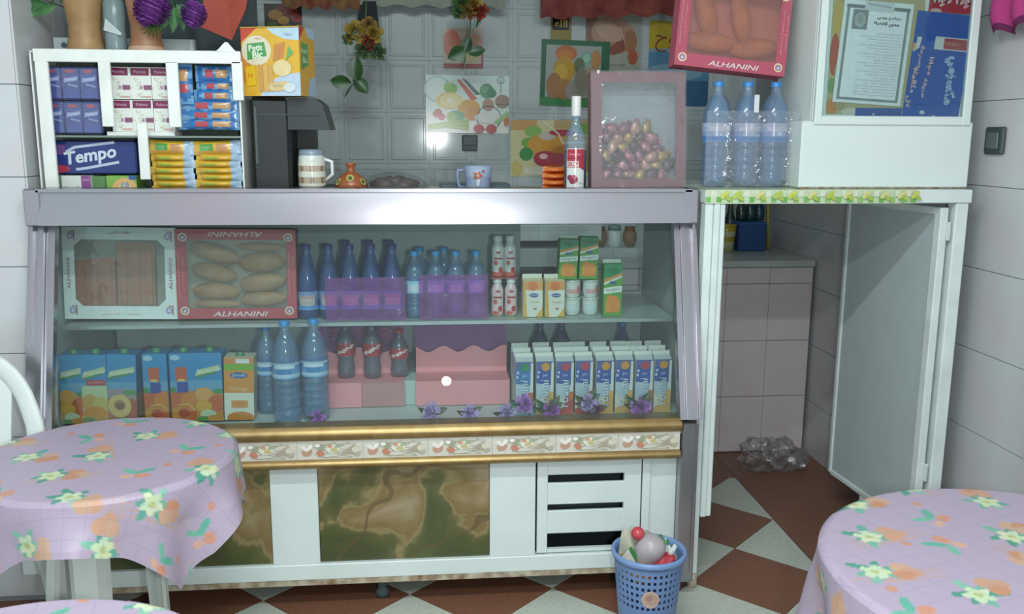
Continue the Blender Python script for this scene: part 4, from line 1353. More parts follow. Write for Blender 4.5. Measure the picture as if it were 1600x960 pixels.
def small_box(name, label, px0, px1, h, c, P, cat='box', Y=2.93, z=TOPZ, d=.1, group=None):
    x0, x1 = at(px0, 280, Y=Y).x, at(px1, 280, Y=Y).x
    w = x1 - x0
    t = thing(name, label, cat, ((x0 + x1) / 2, Y + d / 2, z), 0, group)
    obj('box_body', MB().rbox(-w / 2, w / 2, -d / 2, d / 2, 0, h, .0015, c), 'print', t)
    if P:
        f = MB(); P(w, h).clip(0, 0, w, h).put(f, (-w / 2, -d / 2, 0), FU, FV); obj('printing', f, 'print_gloss', t)
    return t
def p1(w, h):
    P = Print(); P.rect(0, 0, w * .68, h, 'd4dad4'); P.rect(w * .68, 0, w, h, '8a4a8c'); P.text('tisol', w * .34, h * .4, w=w * .4, col='8a98a0'); P.rect(w * .06, h * .2, w * .14, h * .5, 'b8c0c4'); P.rect(w * .54, h * .2, w * .62, h * .5, 'b8c0c4')
    P.text('maxi', w * .84, h * .8, w=w * .24, col='d0b0d0'); return P
small_box('tissue_carton', 'small white and violet carton at the bottom left of the rack', 96, 141, .062, 'd4dad4', p1)
def p2(w, h):
    P = Print(); P.rect(0, 0, w, h, '7fb050'); P.ell(w * .6, 0, w * .5, h * .9, 'd8b070', 20); P.ell(w * .6, 0, w * .38, h * .6, 'e0c890', 20); P.rect(w * .75, h * .8, w, h, '3c5c9c')
    P.text('60', w * .6, h * .42, w=w * .3, h=h * .6, col='8a98b4', bold=.05); return P
small_box('tissue_carton', 'green and orange carton marked 60 at the bottom of the rack', 166, 213, .062, '6fa048', p2)
small_box('tissue_carton', 'plain green carton between the two printed ones in the rack', 142, 165, .06, '5f8a58', None, Y=2.95)
small_box('tissue_carton', 'narrow dull green carton at the rack edge under the tissues', 77, 95, .064, '6f8a72', None, Y=2.935)
# white tissue cubes with maroon lids
cw, ch = .062, .095
def cube_print(w, h):
    P = Print(); P.rect(0, 0, w, h, 'e2e4de'); P.rect(w * .02, h * .74, w * .9, h * .98, '7a2c50'); P.text('Paloma', w * .46, h * .86, w=w * .55, col='d8b0c0')
    rr = random.Random(5)
    for k in range(14):
        P.ell(w * (.08 + .4 * rr.random()), h * (.08 + .6 * rr.random()), w * .035, h * .02, rr.choice(['a8c88c', '9cc090', 'd8a0a8']), 6)
    P.rect(w * .62, h * .30, w * .98, h * .44, '8a5470'); P.ell(w * .5, h * .37, w * .07, h * .05, 'b088a0')
    for k in range(5): P.ell(w * (.55 + .09 * k), h * .08, w * .04, h * .03, 'd09c90', 6)
    return P
proto = None
for r in range(2):
    for i in range(3):
        px = (189, 222, 254)[i]
        if proto is None:
            t = thing('tissue_cube', 'x', 'tissues', (0, 0, 0), 0, 'white tissue boxes in the rack')
            obj('box_body', MB().rbox(-cw / 2, cw / 2, -.03, .03, 0, ch, .0015, 'dfe0da'), 'print', t)
            f = MB(); cube_print(cw, ch).put(f, (-cw / 2, -.03, 0), FU, FV); obj('printing', f, 'print_gloss', t)
            proto = o = t
        else:
            o = dup(proto, (0, 0, 0))
        o.location = (at(px, 150, Y=2.95).x, 2.98, SH + .012 + (1 - r) * .0975)
        o['label'] = f'white tissue box with a maroon top panel, {["upper", "lower"][r]} row, {["left", "middle", "right"][i]} of three in the rack'
obj('riser', MB().box(.2, .4, .03, .12, shz, shz + .0115), RK, rk)
# blue biscuit packets
def blue_fn(s):
    rr = random.Random(s)
    k = rr.random() * 6
    def f(u, v):
        if u < .06 or u > .94: return '6a9cc8'
        if .3 < u < .52 and .25 < v < .8: return 'b85058'
        if .6 < u < .86 and .2 < v < .75: return 'c09468'
        return '3f78b4' if sin(u * 20 + k) + cos(v * 7 + k) > -.6 else '7aa8d0'
    return f
bl = [(304, 362, 104, 127, 'top of the upper pile', 0), (305, 365, 127, 142, 'second in the upper pile', 0), (302, 364, 142, 158, 'third in the upper pile', 0),
      (277, 373, 157, 174, 'long, top of the lower pile', 0), (276, 373, 173, 188, 'long, middle of the lower pile', 0), (277, 373, 187, 202, 'long, bottom of the lower pile', 0)]
for q, (a, b_, c, d, nm, _) in enumerate(bl):
    X0, X1, Z0, Z1 = fr(a, c, b_, d + 1, 2.945)
    t = make_pack(f'blue biscuit packet, {nm}, in the rack', X1 - X0, Z1 - Z0 + .003, .03, blue_fn(q), group='blue biscuit packets in the rack')
    t.location = ((X0 + X1) / 2, 2.955 + .006 * (q % 2), max(Z0, SH + .001))
X0, X1, Z0, Z1 = fr(276, 100, 302, 163, 2.94)
t = make_pack('blue biscuit packet standing upright at the left of the pile', Z1 - Z0, X1 - X0, .03, blue_fn(9), group='blue biscuit packets in the rack')
t.location = (X1 - .002, 2.945, (Z0 + Z1) / 2); t.rotation_euler = (0, -pi / 2, 0)
# yellow biscuit packets in two stacks
def yel_fn(front):
    def f(u, v):
        if u > .76: return 'a8c0d8'
        if front and .12 < u < .42 and .2 < v < .72: return '6fa868' if (.17 < u < .37 and .3 < v < .62) else '4f9a50'
        if front and .5 < u < .72 and .15 < v < .7: return 'c09060'
        if not front and .2 < u < .5 and .3 < v < .6: return '9cae48'
        if v > .8: return 'd8b43c'
        return 'd6ac40' if v > .3 else 'c49c48'
    return f
for s, (a, b_, yt) in enumerate(((229, 299, 212), (299, 374, 209))):
    side = ('left', 'right')[s]
    X0, X1, Z0, Z1 = fr(a, yt, b_, 243, 2.92)
    base = TOPZ + .004
    n = 6
    hh = (Z0 - base) / n
    for k in range(n):
        t = make_pack(f'yellow biscuit packet lying flat, {ORD[k]} from the bottom of the {side} stack', X1 - X0 - .004, hh * 1.25, .06, yel_fn(False), group='yellow biscuit packets in the rack')
        t.location = ((X0 + X1) / 2 + .003 * ((k * 5 + s) % 3 - 1), 2.95, base + hh * k)
    t = make_pack(f'yellow biscuit packet with a green badge facing out, on top of the {side} stack', X1 - X0, min(Z1 - Z0, SH - .016 - Z0), .03, yel_fn(True), group='yellow biscuit packets in the rack')
    t.location = ((X0 + X1) / 2, 2.945, Z0 + .002); t.rotation_euler = (radians(-6), radians(2 if s == 0 else -2), 0)

# two tan vases and what stands by them on the rack
VASE = mat('vase_tan', '8f6c44', 0.5, scale=14, color2='a8855c', bump=.15)
VASE2 = mat('vase_russet', '86553a', 0.5, scale=14, color2='a07858', bump=.15)
for q, (a, b_, m, nm) in enumerate(((102, 164, VASE, 'tan pottery vase at the left on top of the white rack'), (199, 256, VASE2, 'russet pottery vase under the purple flowers on the rack'))):
    X0, X1 = at(a, 70, Y=2.99).x, at(b_, 70, Y=2.99).x
    r = (X1 - X0) / 2
    t = thing('pottery_vase', nm, 'vase', ((X0 + X1) / 2, 3.0, RT + .001), 0, 'vases on the rack')
    obj('vase_body', MB().lathe([(r * .9, 0), (r * .97, .012), (r * .84, .04), (r * .8, .08), (r * .92, .13), (r * 1.05, .18), (r * .98, .23), (r * .6, .26), (r * .5, .28), (r * .62, .3), (r * .55, .3), (r * .45, .27)], 24), m, t)
    if q: obj('painted_rim', MB().lathe([(r * .98, .004), (r * 1.0, .012), (r * .95, .02)], 24, cap=False), mat('rim_pale', 'b49478', .5), t)
# the pale carton lying behind the vases
X0, X1, Z0, Z1 = fr(83, 56, 303, 80, 3.07)
t = thing('flat_carton', 'long pale carton with dark round holes lying behind the vases', 'carton', ((X0 + X1) / 2, 3.085, RT + .001))
h = .052
obj('box_body', MB().rbox(-(X1 - X0) / 2, (X1 - X0) / 2, -.015, .015, 0, h, .002, 'a8b6b6'), 'print', t)
P = Print(); w = X1 - X0
P.ell(.032, h * .55, .009, .009, '3c5058'); P.ell(.19, h * .5, .006, .006, '4c5c64'); P.ell(.205, h * .5, .005, .008, '4c5c64'); P.ell(.215, h * .25, .006, .006, '3c5058'); P.rect(w - .012, .002, w - .004, h - .002, 'c4cccc')
f = MB(); P.put(f, (-w / 2, -.015, 0), FU, FV); obj('printing', f, 'print', t)
X0, X1, Z0, Z1 = fr(161, 5, 197, 60, 3.0)
t = thing('glass_jar', 'grey glass jar with white paper inside between the two vases', 'jar', ((X0 + X1) / 2, 3.0, RT + .001))
r = .032
obj('jar_body', MB().lathe([(r * .9, 0), (r, .01), (r, .05), (r * .95, .07), (r * 1.02, .1), (r, .15), (r * .6, .17)], 20, cap=False), mat('jar_grey', '76868a', .25), t)
obj('paper', MB().face([(-.024, -.0345, .065), (.026, -.0345, .05), (.028, -.0345, .058), (-.016, -.0345, .1)]), mat('paper_white', 'b4bebc', .8), t)
obj('jar_lid', MB().lathe([(r * .62, .168), (r * .66, .19), (.001, .195)], 16), mat('jar_grey', '76868a', .25), t)

# purple artificial flowers and their leaves
FP = mat('flower_purple', '5e2a78', 0.7, scale=50, color2='86489c')
FG = mat('plant_green', '2f5c3c', 0.5, scale=14, color2='4a7a44')
FG2 = mat('plant_lime', '4f7c34', 0.5, scale=14, color2='6c9448')
def pompom(r, n=70, seed=0):
    b = MB(); rr = random.Random(seed)
    b.ball((0, 0, 0), r * .72, 12, 8)
    for k in range(n):
        z = 1 - 2 * (k + .5) / n; a = k * 2.39996
        d = Vector((sqrt(1 - z * z) * cos(a), sqrt(1 - z * z) * sin(a), z))
        s = d.cross(Vector((.3, .2, 1))).normalized(); u = d.cross(s)
        L, wd = r * (.92 + .14 * rr.random()), r * .27
        p = d * r * .62
        c = d * L
        b.add([p - s * wd * .5, p + s * wd * .5, c + s * wd + u * wd * .2, c + d * r * .08, c - s * wd + u * wd * .2], [(0, 1, 2, 3, 4)])
    return b
vx = at(228, 0, Y=3.0).x
vtop = RT + .295
for q, (px, py, r, nm) in enumerate(((237, 14, .052, 'large purple artificial flower drooping over the russet vase'), (303, 22, .038, 'smaller purple artificial flower beside the red pennant'))):
    p = at(px, py, Y=2.93)
    t = thing('artificial_flower', nm, 'flower', (p.x, p.y, p.z), 0, 'purple artificial flowers')
    obj('bloom', pompom(r, 120, q), FP, t)
    e = Vector((vx, 3.0, vtop)) - p
    obj('stem', MB().tube([(0, .02, r * .4), e * .35 + Vector((0, 0, .09)), e * .75 + Vector((0, 0, .06)), e - Vector((0, 0, .02))], .003, 6), FG, t)
    if q == 0:
        for k in range(7):
            lm = leaf_mb(.045, .014); M = Matrix.Translation((0, -.01, -r * .6)) @ Matrix.Rotation(2 * pi * k / 7, 4, 'Y') @ Matrix.Rotation(radians(40), 4, 'Z')
            M = Matrix.Translation((.0, -.005, -r * .75)) @ Matrix.Rotation(-pi / 2 + (k - 3) * .35, 4, 'Y').inverted()
            lm.v = [tuple(M @ Vector(v)) for v in lm.v]
            obj('leaf', lm, FG2, t)
def leaf_spray(name, label, px, py, Y, leaves, m, stem_to, group=None):
    p = at(px, py, Y=Y)
    t = thing(name, label, 'foliage', tuple(p), 0, group)
    obj('stem', MB().tube([(0, 0, 0), (stem_to[0] * .5, .01, stem_to[2] * .6), stem_to], .003, 6), m, t)
    for (du, dv, L, a) in leaves:
        lm = leaf_mb(L, L * .42)
        M = Matrix.Translation((du, -.004, dv)) @ Matrix.Rotation(-a, 4, 'Y') @ Matrix.Rotation(radians(65), 4, 'X')
        lm.v = [tuple(M @ Vector(v)) for v in lm.v]
        obj('leaf', lm, m, t)
    return t
leaf_spray('green_spray', 'dark green leaf spray at the upper left beside the tan vase', 78, 8, 3.02,
           [(0, .0, .08, 2.9), (.02, .0, .075, 3.5), (.03, .01, .07, .2), (-.01, .02, .09, 2.4), (.02, .02, .08, 1.2), (.05, -.01, .06, 5.6), (-.03, .0, .06, 4.0)], FG, (at(133, 0, Y=3.0).x - at(78, 8, Y=3.02).x, -.02, .14), 'leaf sprays over the rack')
leaf_spray('green_spray', 'green leaf spray between the two purple flowers', 272, 12, 2.98,
           [(0, 0, .075, 4.6), (.01, .01, .08, 4.9), (-.012, .0, .07, 4.3), (0, .02, .06, 1.2), (.02, .01, .07, 5.3), (-.02, .02, .05, 2.3)], FG, (vx - at(272, 12, Y=2.98).x, .02, .17), 'leaf sprays over the rack')
# red pennant, the dark curtain behind
RED = mat('pennant_red', '98382c', 0.7, scale=7, color2='aa4c3a')
PY = 3.12
pts = [at(*p, Y=PY) for p in ((322, -40), (392, -40), (384, 14), (362, 63), (313, 42))]
c = pts[0]
t = thing('red_pennant', 'orange-red cloth pennant hanging by its point left of the yellow biscuit box', 'pennant', tuple(c))
b = MB(); poly = [(p.x - c.x, p.z - c.z) for p in pts]
cc = (sum(p[0] for p in poly) / 5, sum(p[1] for p in poly) / 5)
for i in range(5):
    a, d = poly[i], poly[(i + 1) % 5]
    for s in (0, .003):
        b.face([(a[0], s, a[1]), (d[0], s, d[1]), (cc[0], s + .012, cc[1])])
obj('cloth', b, RED, t)
X0, X1, Z0, Z1 = fr(44, -60, 402, 160, 3.75)
t = thing('dark_curtain', 'dark grey cloth curtain hanging behind the rack and vases', 'curtain', ((X0 + X1) / 2, 3.75, 1.0))
w = X1 - X0
def cf(u, v): return Vector((-w / 2 + w * u, .018 * sin(u * 40) + .01 * sin(u * 17 + v * 3), 1.1 * v))
obj('cloth', MB().sheet(cf, 70, 6), mat('curtain_dark', '3e484c', .9, scale=6, color2='4a5456'), t)
obj('curtain_rod', MB().tube([(-w / 2 - .02, 0, 1.1), (w / 2 + .02, 0, 1.1)], .012, 8), DARK, t)

# yellow biscuit box on the coffee machine
mx0, mx1 = at(392, 220, Y=2.95).x, at(516, 220, Y=2.95).x
mz = at(450, 151, Y=2.95).z
cm = thing('coffee_machine', 'black coffee machine with an overhanging brew head beside the rack', 'coffee machine', ((mx0 + mx1) / 2, 3.05, TOPZ))
BK = mat('machine_black', '15191b', 0.45, scale=20, color2='1c2123')
mw, mh = mx1 - mx0, mz - TOPZ
obj('column', MB().rbox(-mw / 2, -mw / 2 + mw * .50, -.1, .12, 0, mh - .002, .012), BK, cm)
b = MB().prism([(-mw / 2 + mw * .45, mh * .67), (mw / 2 - .0, mh * .67), (mw / 2 - .004, mh * .72), (mw / 2 - .022, mh * .93), (mw / 2 - .045, mh * .99), (-mw / 2 + mw * .45, mh - .002)], -.095, .1)
obj('brew_head', b, mat('machine_grey', '1e2426', .4, scale=20, color2='262d2f'), cm)
obj('base', MB().rbox(-mw / 2 + mw * .4, mw / 2, -.1, .12, 0, .024, .006), BK, cm)
obj('rear_wall', MB().box(-mw / 2 + mw * .45, mw / 2 - mw * .25, .06, .115, .02, mh * .7), BK, cm)
obj('side_trim', MB().rbox(-mw / 2 + .012, -mw / 2 + .022, -.103, -.098, mh * .32, mh * .9, .002).rbox(-mw / 2 - .004, -mw / 2 + .006, -.08, -.03, mh * .12, mh * .3, .002), mat('machine_line', '4a4f50', .4), cm)
obj('head_line', MB().box(-mw / 2 + .01, mw / 2 - .03, -.1015, -.099, mh * .815, mh * .825), DARK, cm)
jx = at(486, 250, Y=2.99).x - (mx0 + mx1) / 2
j = thing('striped_jar', 'white jug with two patterned bands standing on the coffee machine base', 'jug', ((mx0 + mx1) / 2 + jx, 3.0, TOPZ + .0245))
r = .044
BANDC = lambda k, i, n: 'b8a890' if i % 3 else '8c7a68'
obj('jug_body', MB().lathe([(r * .95, 0, 'd8d8cc'), (r, .004, 'dcdcd0'), (r, .012, BANDC), (r, .032, 'dcdcd0'), (r, .05, BANDC), (r, .068, 'dcdcd0'), (r * .97, .08, 'd4d8d0'), (r * .93, .098, 'd4d8d0'), (r * .9, .1, 'd4d8d0')], 24), 'print_gloss', j)
obj('lid', MB().lathe([(r * .92, .1), (r * .92, .112), (r * .8, .118), (.001, .12)], 20, cap=False), mat('lid_slate', '8490a0', .3), j)
obj('handle', MB().tube([(r * .9, 0, .088), (r * 1.45, 0, .08), (r * 1.5, 0, .04), (r * .92, 0, .018)], .006, 8), mat('ceramic_white', 'd4dcda', 0.3), j)
# the box
w, h, d = .19, .205, .11
bx = thing('biscuit_box', 'yellow and orange biscuit box with a green badge, on top of the coffee machine', 'box', (at(434, 100, Y=2.96).x, 2.98, TOPZ + mh + .001), radians(-17))
obj('box_body', MB().rbox(-w / 2, w / 2, -d / 2, d / 2, 0, h, .0015, 'd8b040'), 'print', bx)
def bic(w, h):
    P = Print()
    P.rect(0, 0, w, h, 'dcae3c'); P.poly([(w * .3, 0), (w, 0), (w, h * .34), (w * .7, h * .3), (w * .45, h * .2)], 'b8cce0'); P.poly([(w * .42, h), (w, h), (w, h * .8), (w * .75, h * .82), (w * .55, h * .9)], 'b8d0e0')
    P.poly([(0, h), (w * .3, h), (0, h * .78)], 'c44a38'); P.rect(0, h * .2, w * .14, h * .72, 'd08a3c')
    P.ell(w * .26, h * .66, w * .26, h * .22, 'dcd4b8'); P.poly([(w * .1, h * .52), (w * .44, h * .58), (w * .40, h * .78), (w * .1, h * .76)], '4f9a58')
    P.text('Petit', w * .25, h * .70, w=w * .24, col='e4ecd8', rot=.06, bold=.03); P.text('Bic', w * .28, h * .60, w=w * .18, col='e4ecd8', rot=.06, bold=.03)
    P.text('Henry', w * .3, h * .83, w=w * .1, col='c05048')
    P.poly([(w * .54, h * .50), (w * .72, h * .56), (w * .76, h * .78), (w * .58, h * .74)], 'c8884c'); P.poly([(w * .76, h * .5), (w * .9, h * .62), (w * .82, h * .72)], '6fa860')
    for k in range(3): P.poly([(w * (.28 + .09 * k), h * .06), (w * (.36 + .09 * k), h * .06), (w * (.36 + .09 * k), h * .44), (w * (.28 + .09 * k), h * .46)], ['c89850', 'd8ac5c', 'd0a458'][k])
    P.ell(w * .7, h * .4, w * .16, h * .12, 'e0cc98'); P.poly([(w * .08, h * .14), (w * .24, h * .16), (w * .22, h * .44), (w * .06, h * .42)], 'e4bc2c'); P.text('10', w * .15, h * .3, w=w * .08, col='c04838')
    P.ell(w * .66, h * .14, w * .22, h * .07, 'd8bc88', rot=.1); P.ell(w * .82, h * .12, w * .1, h * .07, 'd0d8dc'); P.text('Petit Bic', w * .62, h * .145, w=w * .16, col='5c9c5c')
    P.text('Cœur', w * .82, h * .89, w=w * .14, col='7c90b0'); P.rect(0, h * .985, w, h, 'c89c30')
    return P
f = MB(); bic(w, h).put(f, (-w / 2, -d / 2, 0), FU, FV); obj('front_printing', f, 'print_gloss', bx)
P = Print()
P.rect(0, 0, d, h, 'd4a648'); P.poly([(0, h), (d * .35, h), (0, h * .8)], 'bc4a3c'); P.poly([(d * .4, h), (d, h), (d, h * .85), (d * .6, h * .86)], 'a8c4dc'); P.poly([(d * .08, h * .38), (d * .55, h * .46), (d * .55, h * .76), (d * .12, h * .78)], '5c9c58')
P.text('Petit', d * .32, h * .66, w=d * .36, col='e0ead4', rot=.1); P.text('Bic', d * .34, h * .53, w=d * .28, col='e0ead4', rot=.1); P.poly([(d * .45, 0), (d, 0), (d, h * .3), (d * .6, h * .26)], 'a8bccc')
f = MB(); P.put(f, (w / 2, -d / 2, 0), (0, 1, 0), FV); obj('side_printing', f, 'print_gloss', bx)
# tagine pot, covered dish, mug, orange packets, syrup bottle
p = at(549, 290, Y=3.0)
t = thing('tagine_pot', 'small painted brown clay tagine with green dots beside the coffee machine', 'pot', (p.x, 3.0, TOPZ))
TC = mat('tagine_clay', '8a4a2c', 0.28, scale=10, color2='a06040')
obj('dish', MB().lathe([(.045, 0), (.058, .008), (.06, .02), (.055, .022)], 24), TC, t)
obj('lid', MB().lathe([(.054, .022), (.05, .036), (.041, .053), (.026, .066), (.013, .073), (.011, .085), (.0165, .094), (.017, .1), (.001, .101)], 24), TC, t)
for a in (-.9, 0, .9, 2.2, 3.3, 4.4):
    ca, sa = sin(a), -cos(a)
    b = MB()
    for (r_, z, rr, c) in ((.0505, .042, .013, 'b4a060'), (.0515, .042, .007, '486838')):
        n = Vector((ca * .85, sa * .85, .5)).normalized(); s = n.cross(Vector((0, 0, 1))).normalized(); u = s.cross(n)
        c0 = Vector((ca * (r_ - .001), sa * (r_ - .001), z + (.012 if abs(a) < .1 else 0)))
        if abs(a) < .1: c0 = Vector((ca * (r_ - .009), sa * (r_ - .009), z + .012))
        b.face([c0 + rr * (cos(2 * pi * i / 10) * s + sin(2 * pi * i / 10) * u) for i in range(10)], c)
    obj('painted_dot', b, 'print_gloss', t)
X0, X1, Z0, Z1 = fr(560, 256, 672, 293, 3.1)
t = thing('covered_dish', 'flat dish of dark brown sweets under clear plastic film on the counter', 'dish', ((X0 + X1) / 2, 3.1, TOPZ))
w = (X1 - X0) / 2
b = MB().lathe([(w * .7, 0), (w, .012), (w * .98, .015), (w * .7, .004)], 28); obj('plate', b, mat('plate_khaki', '8a8468', .4), t)
SW = mat('sweets_brown', '3c2e28', .5, scale=12, color2='584038')
for k in range(11):
    a = 2.4 * k; rr = w * .62 * sqrt((k + .3) / 11)
    obj('sweet', MB().ball((rr * cos(a), rr * sin(a) * .8, .022 + .018 * (1 - k / 11)), (.024, .02, .017), 9, 6, jit=.25, seed=k), SW, t)
obj('film_cover', MB().lathe([(w * .98, .015), (w * .9, .032), (w * .62, .055), (w * .3, .066), (.001, .068)], 28, cap=False), 'film', t, 'clear film over the sweets')
p = at(747, 290, Y=3.15)
t = thing('blue_mug', 'pale blue mug with a red flower on it, below the wall socket', 'mug', (p.x, 3.15, TOPZ))
r = .046
obj('mug_body', MB().lathe([(r * .92, 0, '8c9cbc'), (r * .96, .004, '9cacc8'), (r * .98, .05, 'a4b4cc'), (r * 1.04, .088, 'a0b0cc'), (r * 1.0, .088, '8494b0'), (r * .92, .02, '6c7c98')], 26), 'print_gloss', t)
obj('handle', MB().tube([(-r * .95, 0, .072), (-r * 1.5, 0, .072), (-r * 1.55, 0, .05), (-r * 1.45, 0, .018), (-r * .95, 0, .012)], .0055, 8), mat('mug_blue', '8898b8', .3), t)
b = MB(); P = Print(.0002)
for k in range(5): P.ell(-.004 + .010 * cos(k * 1.26), .056 + .010 * sin(k * 1.26), .006, .005, ['c05c40', 'b84c3c', 'c87048'][k % 3], 8)
P.ell(-.004, .056, .004, .004, 'd0a050', 8); P.poly([(-.006, .02), (.0, .02), (.006, .045), (-.01, .04)], 'c4ccd8'); P.ell(.014, .07, .005, .004, 'a85c60', 8)
P.put(b, (0, 0, 0), FU, FV, warp=lambda u, v, e: Vector(((r * 1.04 + e) * sin(u / r), -(r * 1.04 + e) * cos(u / r), v)))
obj('printing', b, 'print_gloss', t)
t = thing('dark_tray', 'low dark tray standing under the blue mug', 'tray', (p.x, 3.3, TOPZ))
obj('tray_body', MB().rbox(-.13, .12, -.06, .08, 0, .02, .004), mat('tray_slate', '4c5a66', .4), t)
X0, X1, Z0, Z1 = fr(850, 256, 882, 296, 3.05)
for k in range(4):
    t = make_pack(f'orange-red packet, {ORD[k]} from the bottom of the pile by the syrup bottle', .086, .023, .06, lambda u, v: 'c4481c' if v < .4 else ('dc7030' if (u * 9) % 1 < .6 else 'd08040'), group='orange packets beside the syrup bottle')
    t.location = ((X0 + X1) / 2 + .002 * (k % 2), 3.03, TOPZ + .002 + .0215 * k)
px = at(899, 250, Y=2.95).x
t = thing('syrup_bottle', 'dark syrup bottle with a white neck and red and white label', 'bottle', (px, 2.95, TOPZ))
r, h = .037, .315
prof = [(r * .8, 0), (r, .006), (r, .165), (r * .92, .19), (r * .6, .215), (r * .38, .235), (r * .36, .26), (r * .36, .302)]
obj('bottle_body', MB().lathe(prof, 24, cap=False), 'pet', t)
obj('syrup', MB().lathe([(.001, .003), (r * .95, .006), (r * .95, .145), (.001, .145)], 24, cap=False), mat('syrup_dark', '2a1416', .15), t)
obj('neck_seal', MB().lathe([(r * .4, .252), (r * .42, .256), (r * .42, .312), (r * .36, h), (.001, h)], 18, cap=False), mat('seal_white', 'd4d2d0', .35), t)
b = MB(); P = Print(.0002)
P.rect(-.036, .016, .024, .15, 'd8dad8'); P.rect(-.034, .09, .024, .148, 'b02c40'); P.poly([(.006, .09), (.024, .08), (.024, .1), (.006, .1)], 'b02c40')
P.rect(-.034, .092, .004, .11, 'e0e0e0'); P.text('SIROP', -.014, .101, w=.034, h=.016, col='b04858', bold=.04); P.text('Grenadine', -.008, .132, w=.036, col='e4b8bc'); P.rect(-.034, .118, .018, .121, '7c3048')
for (u, v, rr) in ((-.012, .052, .015), (-.022, .058, .01), (-.01, .06, .008), (-.014, .046, .01)): P.ell(u, v, rr, rr * .85, '8c2c44' if rr > .009 else 'b45468', 12)
P.text('75 cl', .012, .04, w=.014, col='5c6068')
P.put(b, (0, 0, 0), FU, FV, warp=lambda u, v, e: Vector(((r + .0007 + e) * sin(u / r), -(r + .0007 + e) * cos(u / r), v)))
obj('label', b, 'print_gloss', t)

# box of wrapped sweets with a clear face
X0, X1, Z0, Z1 = fr(926, 112, 1072, 296, 2.93)
w, h = X1 - X0, Z1 - TOPZ - .004
sb = window_box('dusty pink box full of wrapped sweets behind a crinkled clear face', w, h, .07, '8c6268', (.034, .048, w - .03, h - .034), None, ((X0 + X1) / 2, 2.955, TOPZ + .004), (radians(-4), radians(-.8), 0), inner='a8b0ac', name='sweet_box')
obj('outer_wrap', MB().sheet(lambda u, v: Vector(((u - .5) * (w + .006), -.0385 - .002 * abs(sin(u * 11 + v * 7)), v * (h + .004))), 20, 20), 'film', sb, 'crinkled clear outer wrap')
cc = [('a8505c', 'c88890'), ('94703c', 'c8a458'), ('7c3a4c', 'b07080'), ('4c2c34', '7a4c54'), ('c08078', 'd8a890')]
for k in range(48):
    rr = random.Random(k)
    row, cnum = divmod(k, 6)
    u = .052 + (w - .10) * ((cnum + .5 * (row % 2)) / 5.5)
    v = .064 + row * .030
    lim = .235 - .13 * max(0, (u - w * .55) / (w * .45)) - .05 * max(0, (w * .3 - u) / (w * .3))
    if v > lim: continue
    t = thing('wrapped_sweet', f'{["red-pink", "gold", "dusky pink", "dark plum", "pale peach"][(k * 7 + row) % 5]} foil sweet in the pink box, {ORD[row]} row up, {ORD[cnum]} from left', 'sweet', ((X0 + X1) / 2 - w / 2 + u, 2.949 + .020 * rr.random() - .002 + .05 * v, TOPZ + v), 0, 'wrapped sweets in the clear-faced box')
    c1, c2 = cc[(k * 7 + row) % 5]
    t.rotation_euler = (rr.random() * .6, rr.random() * 6, rr.random() * .5)
    b = MB().ball((0, 0, 0), (.025, .015, .018), 10, 7, jit=.5, seed=k)
    obj('wrapper', b, mat('foil_' + c1, c1, .3, .3, scale=30, color2=c2), t)
    for s in (-1, 1):
        obj('twist', MB().lathe([(.003, 0), (.006, .004), (.010, .010)], 7, cap=False, M=Matrix.Translation((s * .021, 0, 0)) @ Matrix.Rotation(s * pi / 2, 4, 'Y')), mat('foil_' + c1, c1, .3), t)

# three large water bottles on the passage board, the tilted ALHANINI box across them
BW = mat('passage_board', 'd3dddc', .4)
BT = 1.3355
BIG2 = (.44, .63, [(.1, '6f98c8'), (.22, '4f86c4'), (.26, patch('a8b8d4', '88a0cc', .1)), (.22, patch('c4c8d8', '9cb0d0', .14)), (.2, 'b0b8d0')])
proto = None
for q, px in enumerate((1119, 1165, 1208)):
    if proto is None:
        proto = o = make_bottle('x', .335, .046, 'water', '3f86c8', BIG2, 'pet', 'water', .9, neck=.0145, group='large water bottles on the passage board')
    else:
        o = dup(proto, (0, 0, 0))
    o.location = (at(px, 220, Y=2.93).x, 2.93, BT)
    o['label'] = f'large water bottle in the shrink-wrapped pack on the passage board, {["left", "middle", "right"][q]} of three'
xa, xb = at(1096, 220, Y=2.93).x, at(1236, 220, Y=2.93).x
t = thing('shrink_wrap', 'clear shrink wrap stretched round the three large water bottles', 'wrap', ((xa + xb) / 2, 2.93, BT + .002))
w = (xb - xa) / 2 + .002
obj('film_sheet', MB().sheet(lambda u, v: Vector((-w + 2 * w * u, -.0505 - .003 * cos(u * 6 * pi) + .002 * sin(v * 20 + u * 8), .24 * v)), 40, 10), 'bag_film', t)
obj('price_tag', MB().box(.0, .016, -.054, -.0535, .235, .29), mat('tag_white', 'd0d4d8', .4), t)
X0, X1 = at(1047, 60, Y=2.93).x, at(1228, 60, Y=2.93).x
w, h = .365, .275
P = alhanini(w, h, 'b8505c', 'e4d0d4')
zb = at(1130, 112, Y=2.91).z
ab2 = window_box('pink-red lettered box tilted over the water bottles, a pink reflection put into its film colour', w, h, .07, 'b8566a', (.036, .04, w - .034, h - .036), P, ((X0 + X1) / 2 + .002, 2.945, zb), (radians(-6), radians(5.5), 0), inner='c89888', name='pastry_box', film='film_pink_glare')
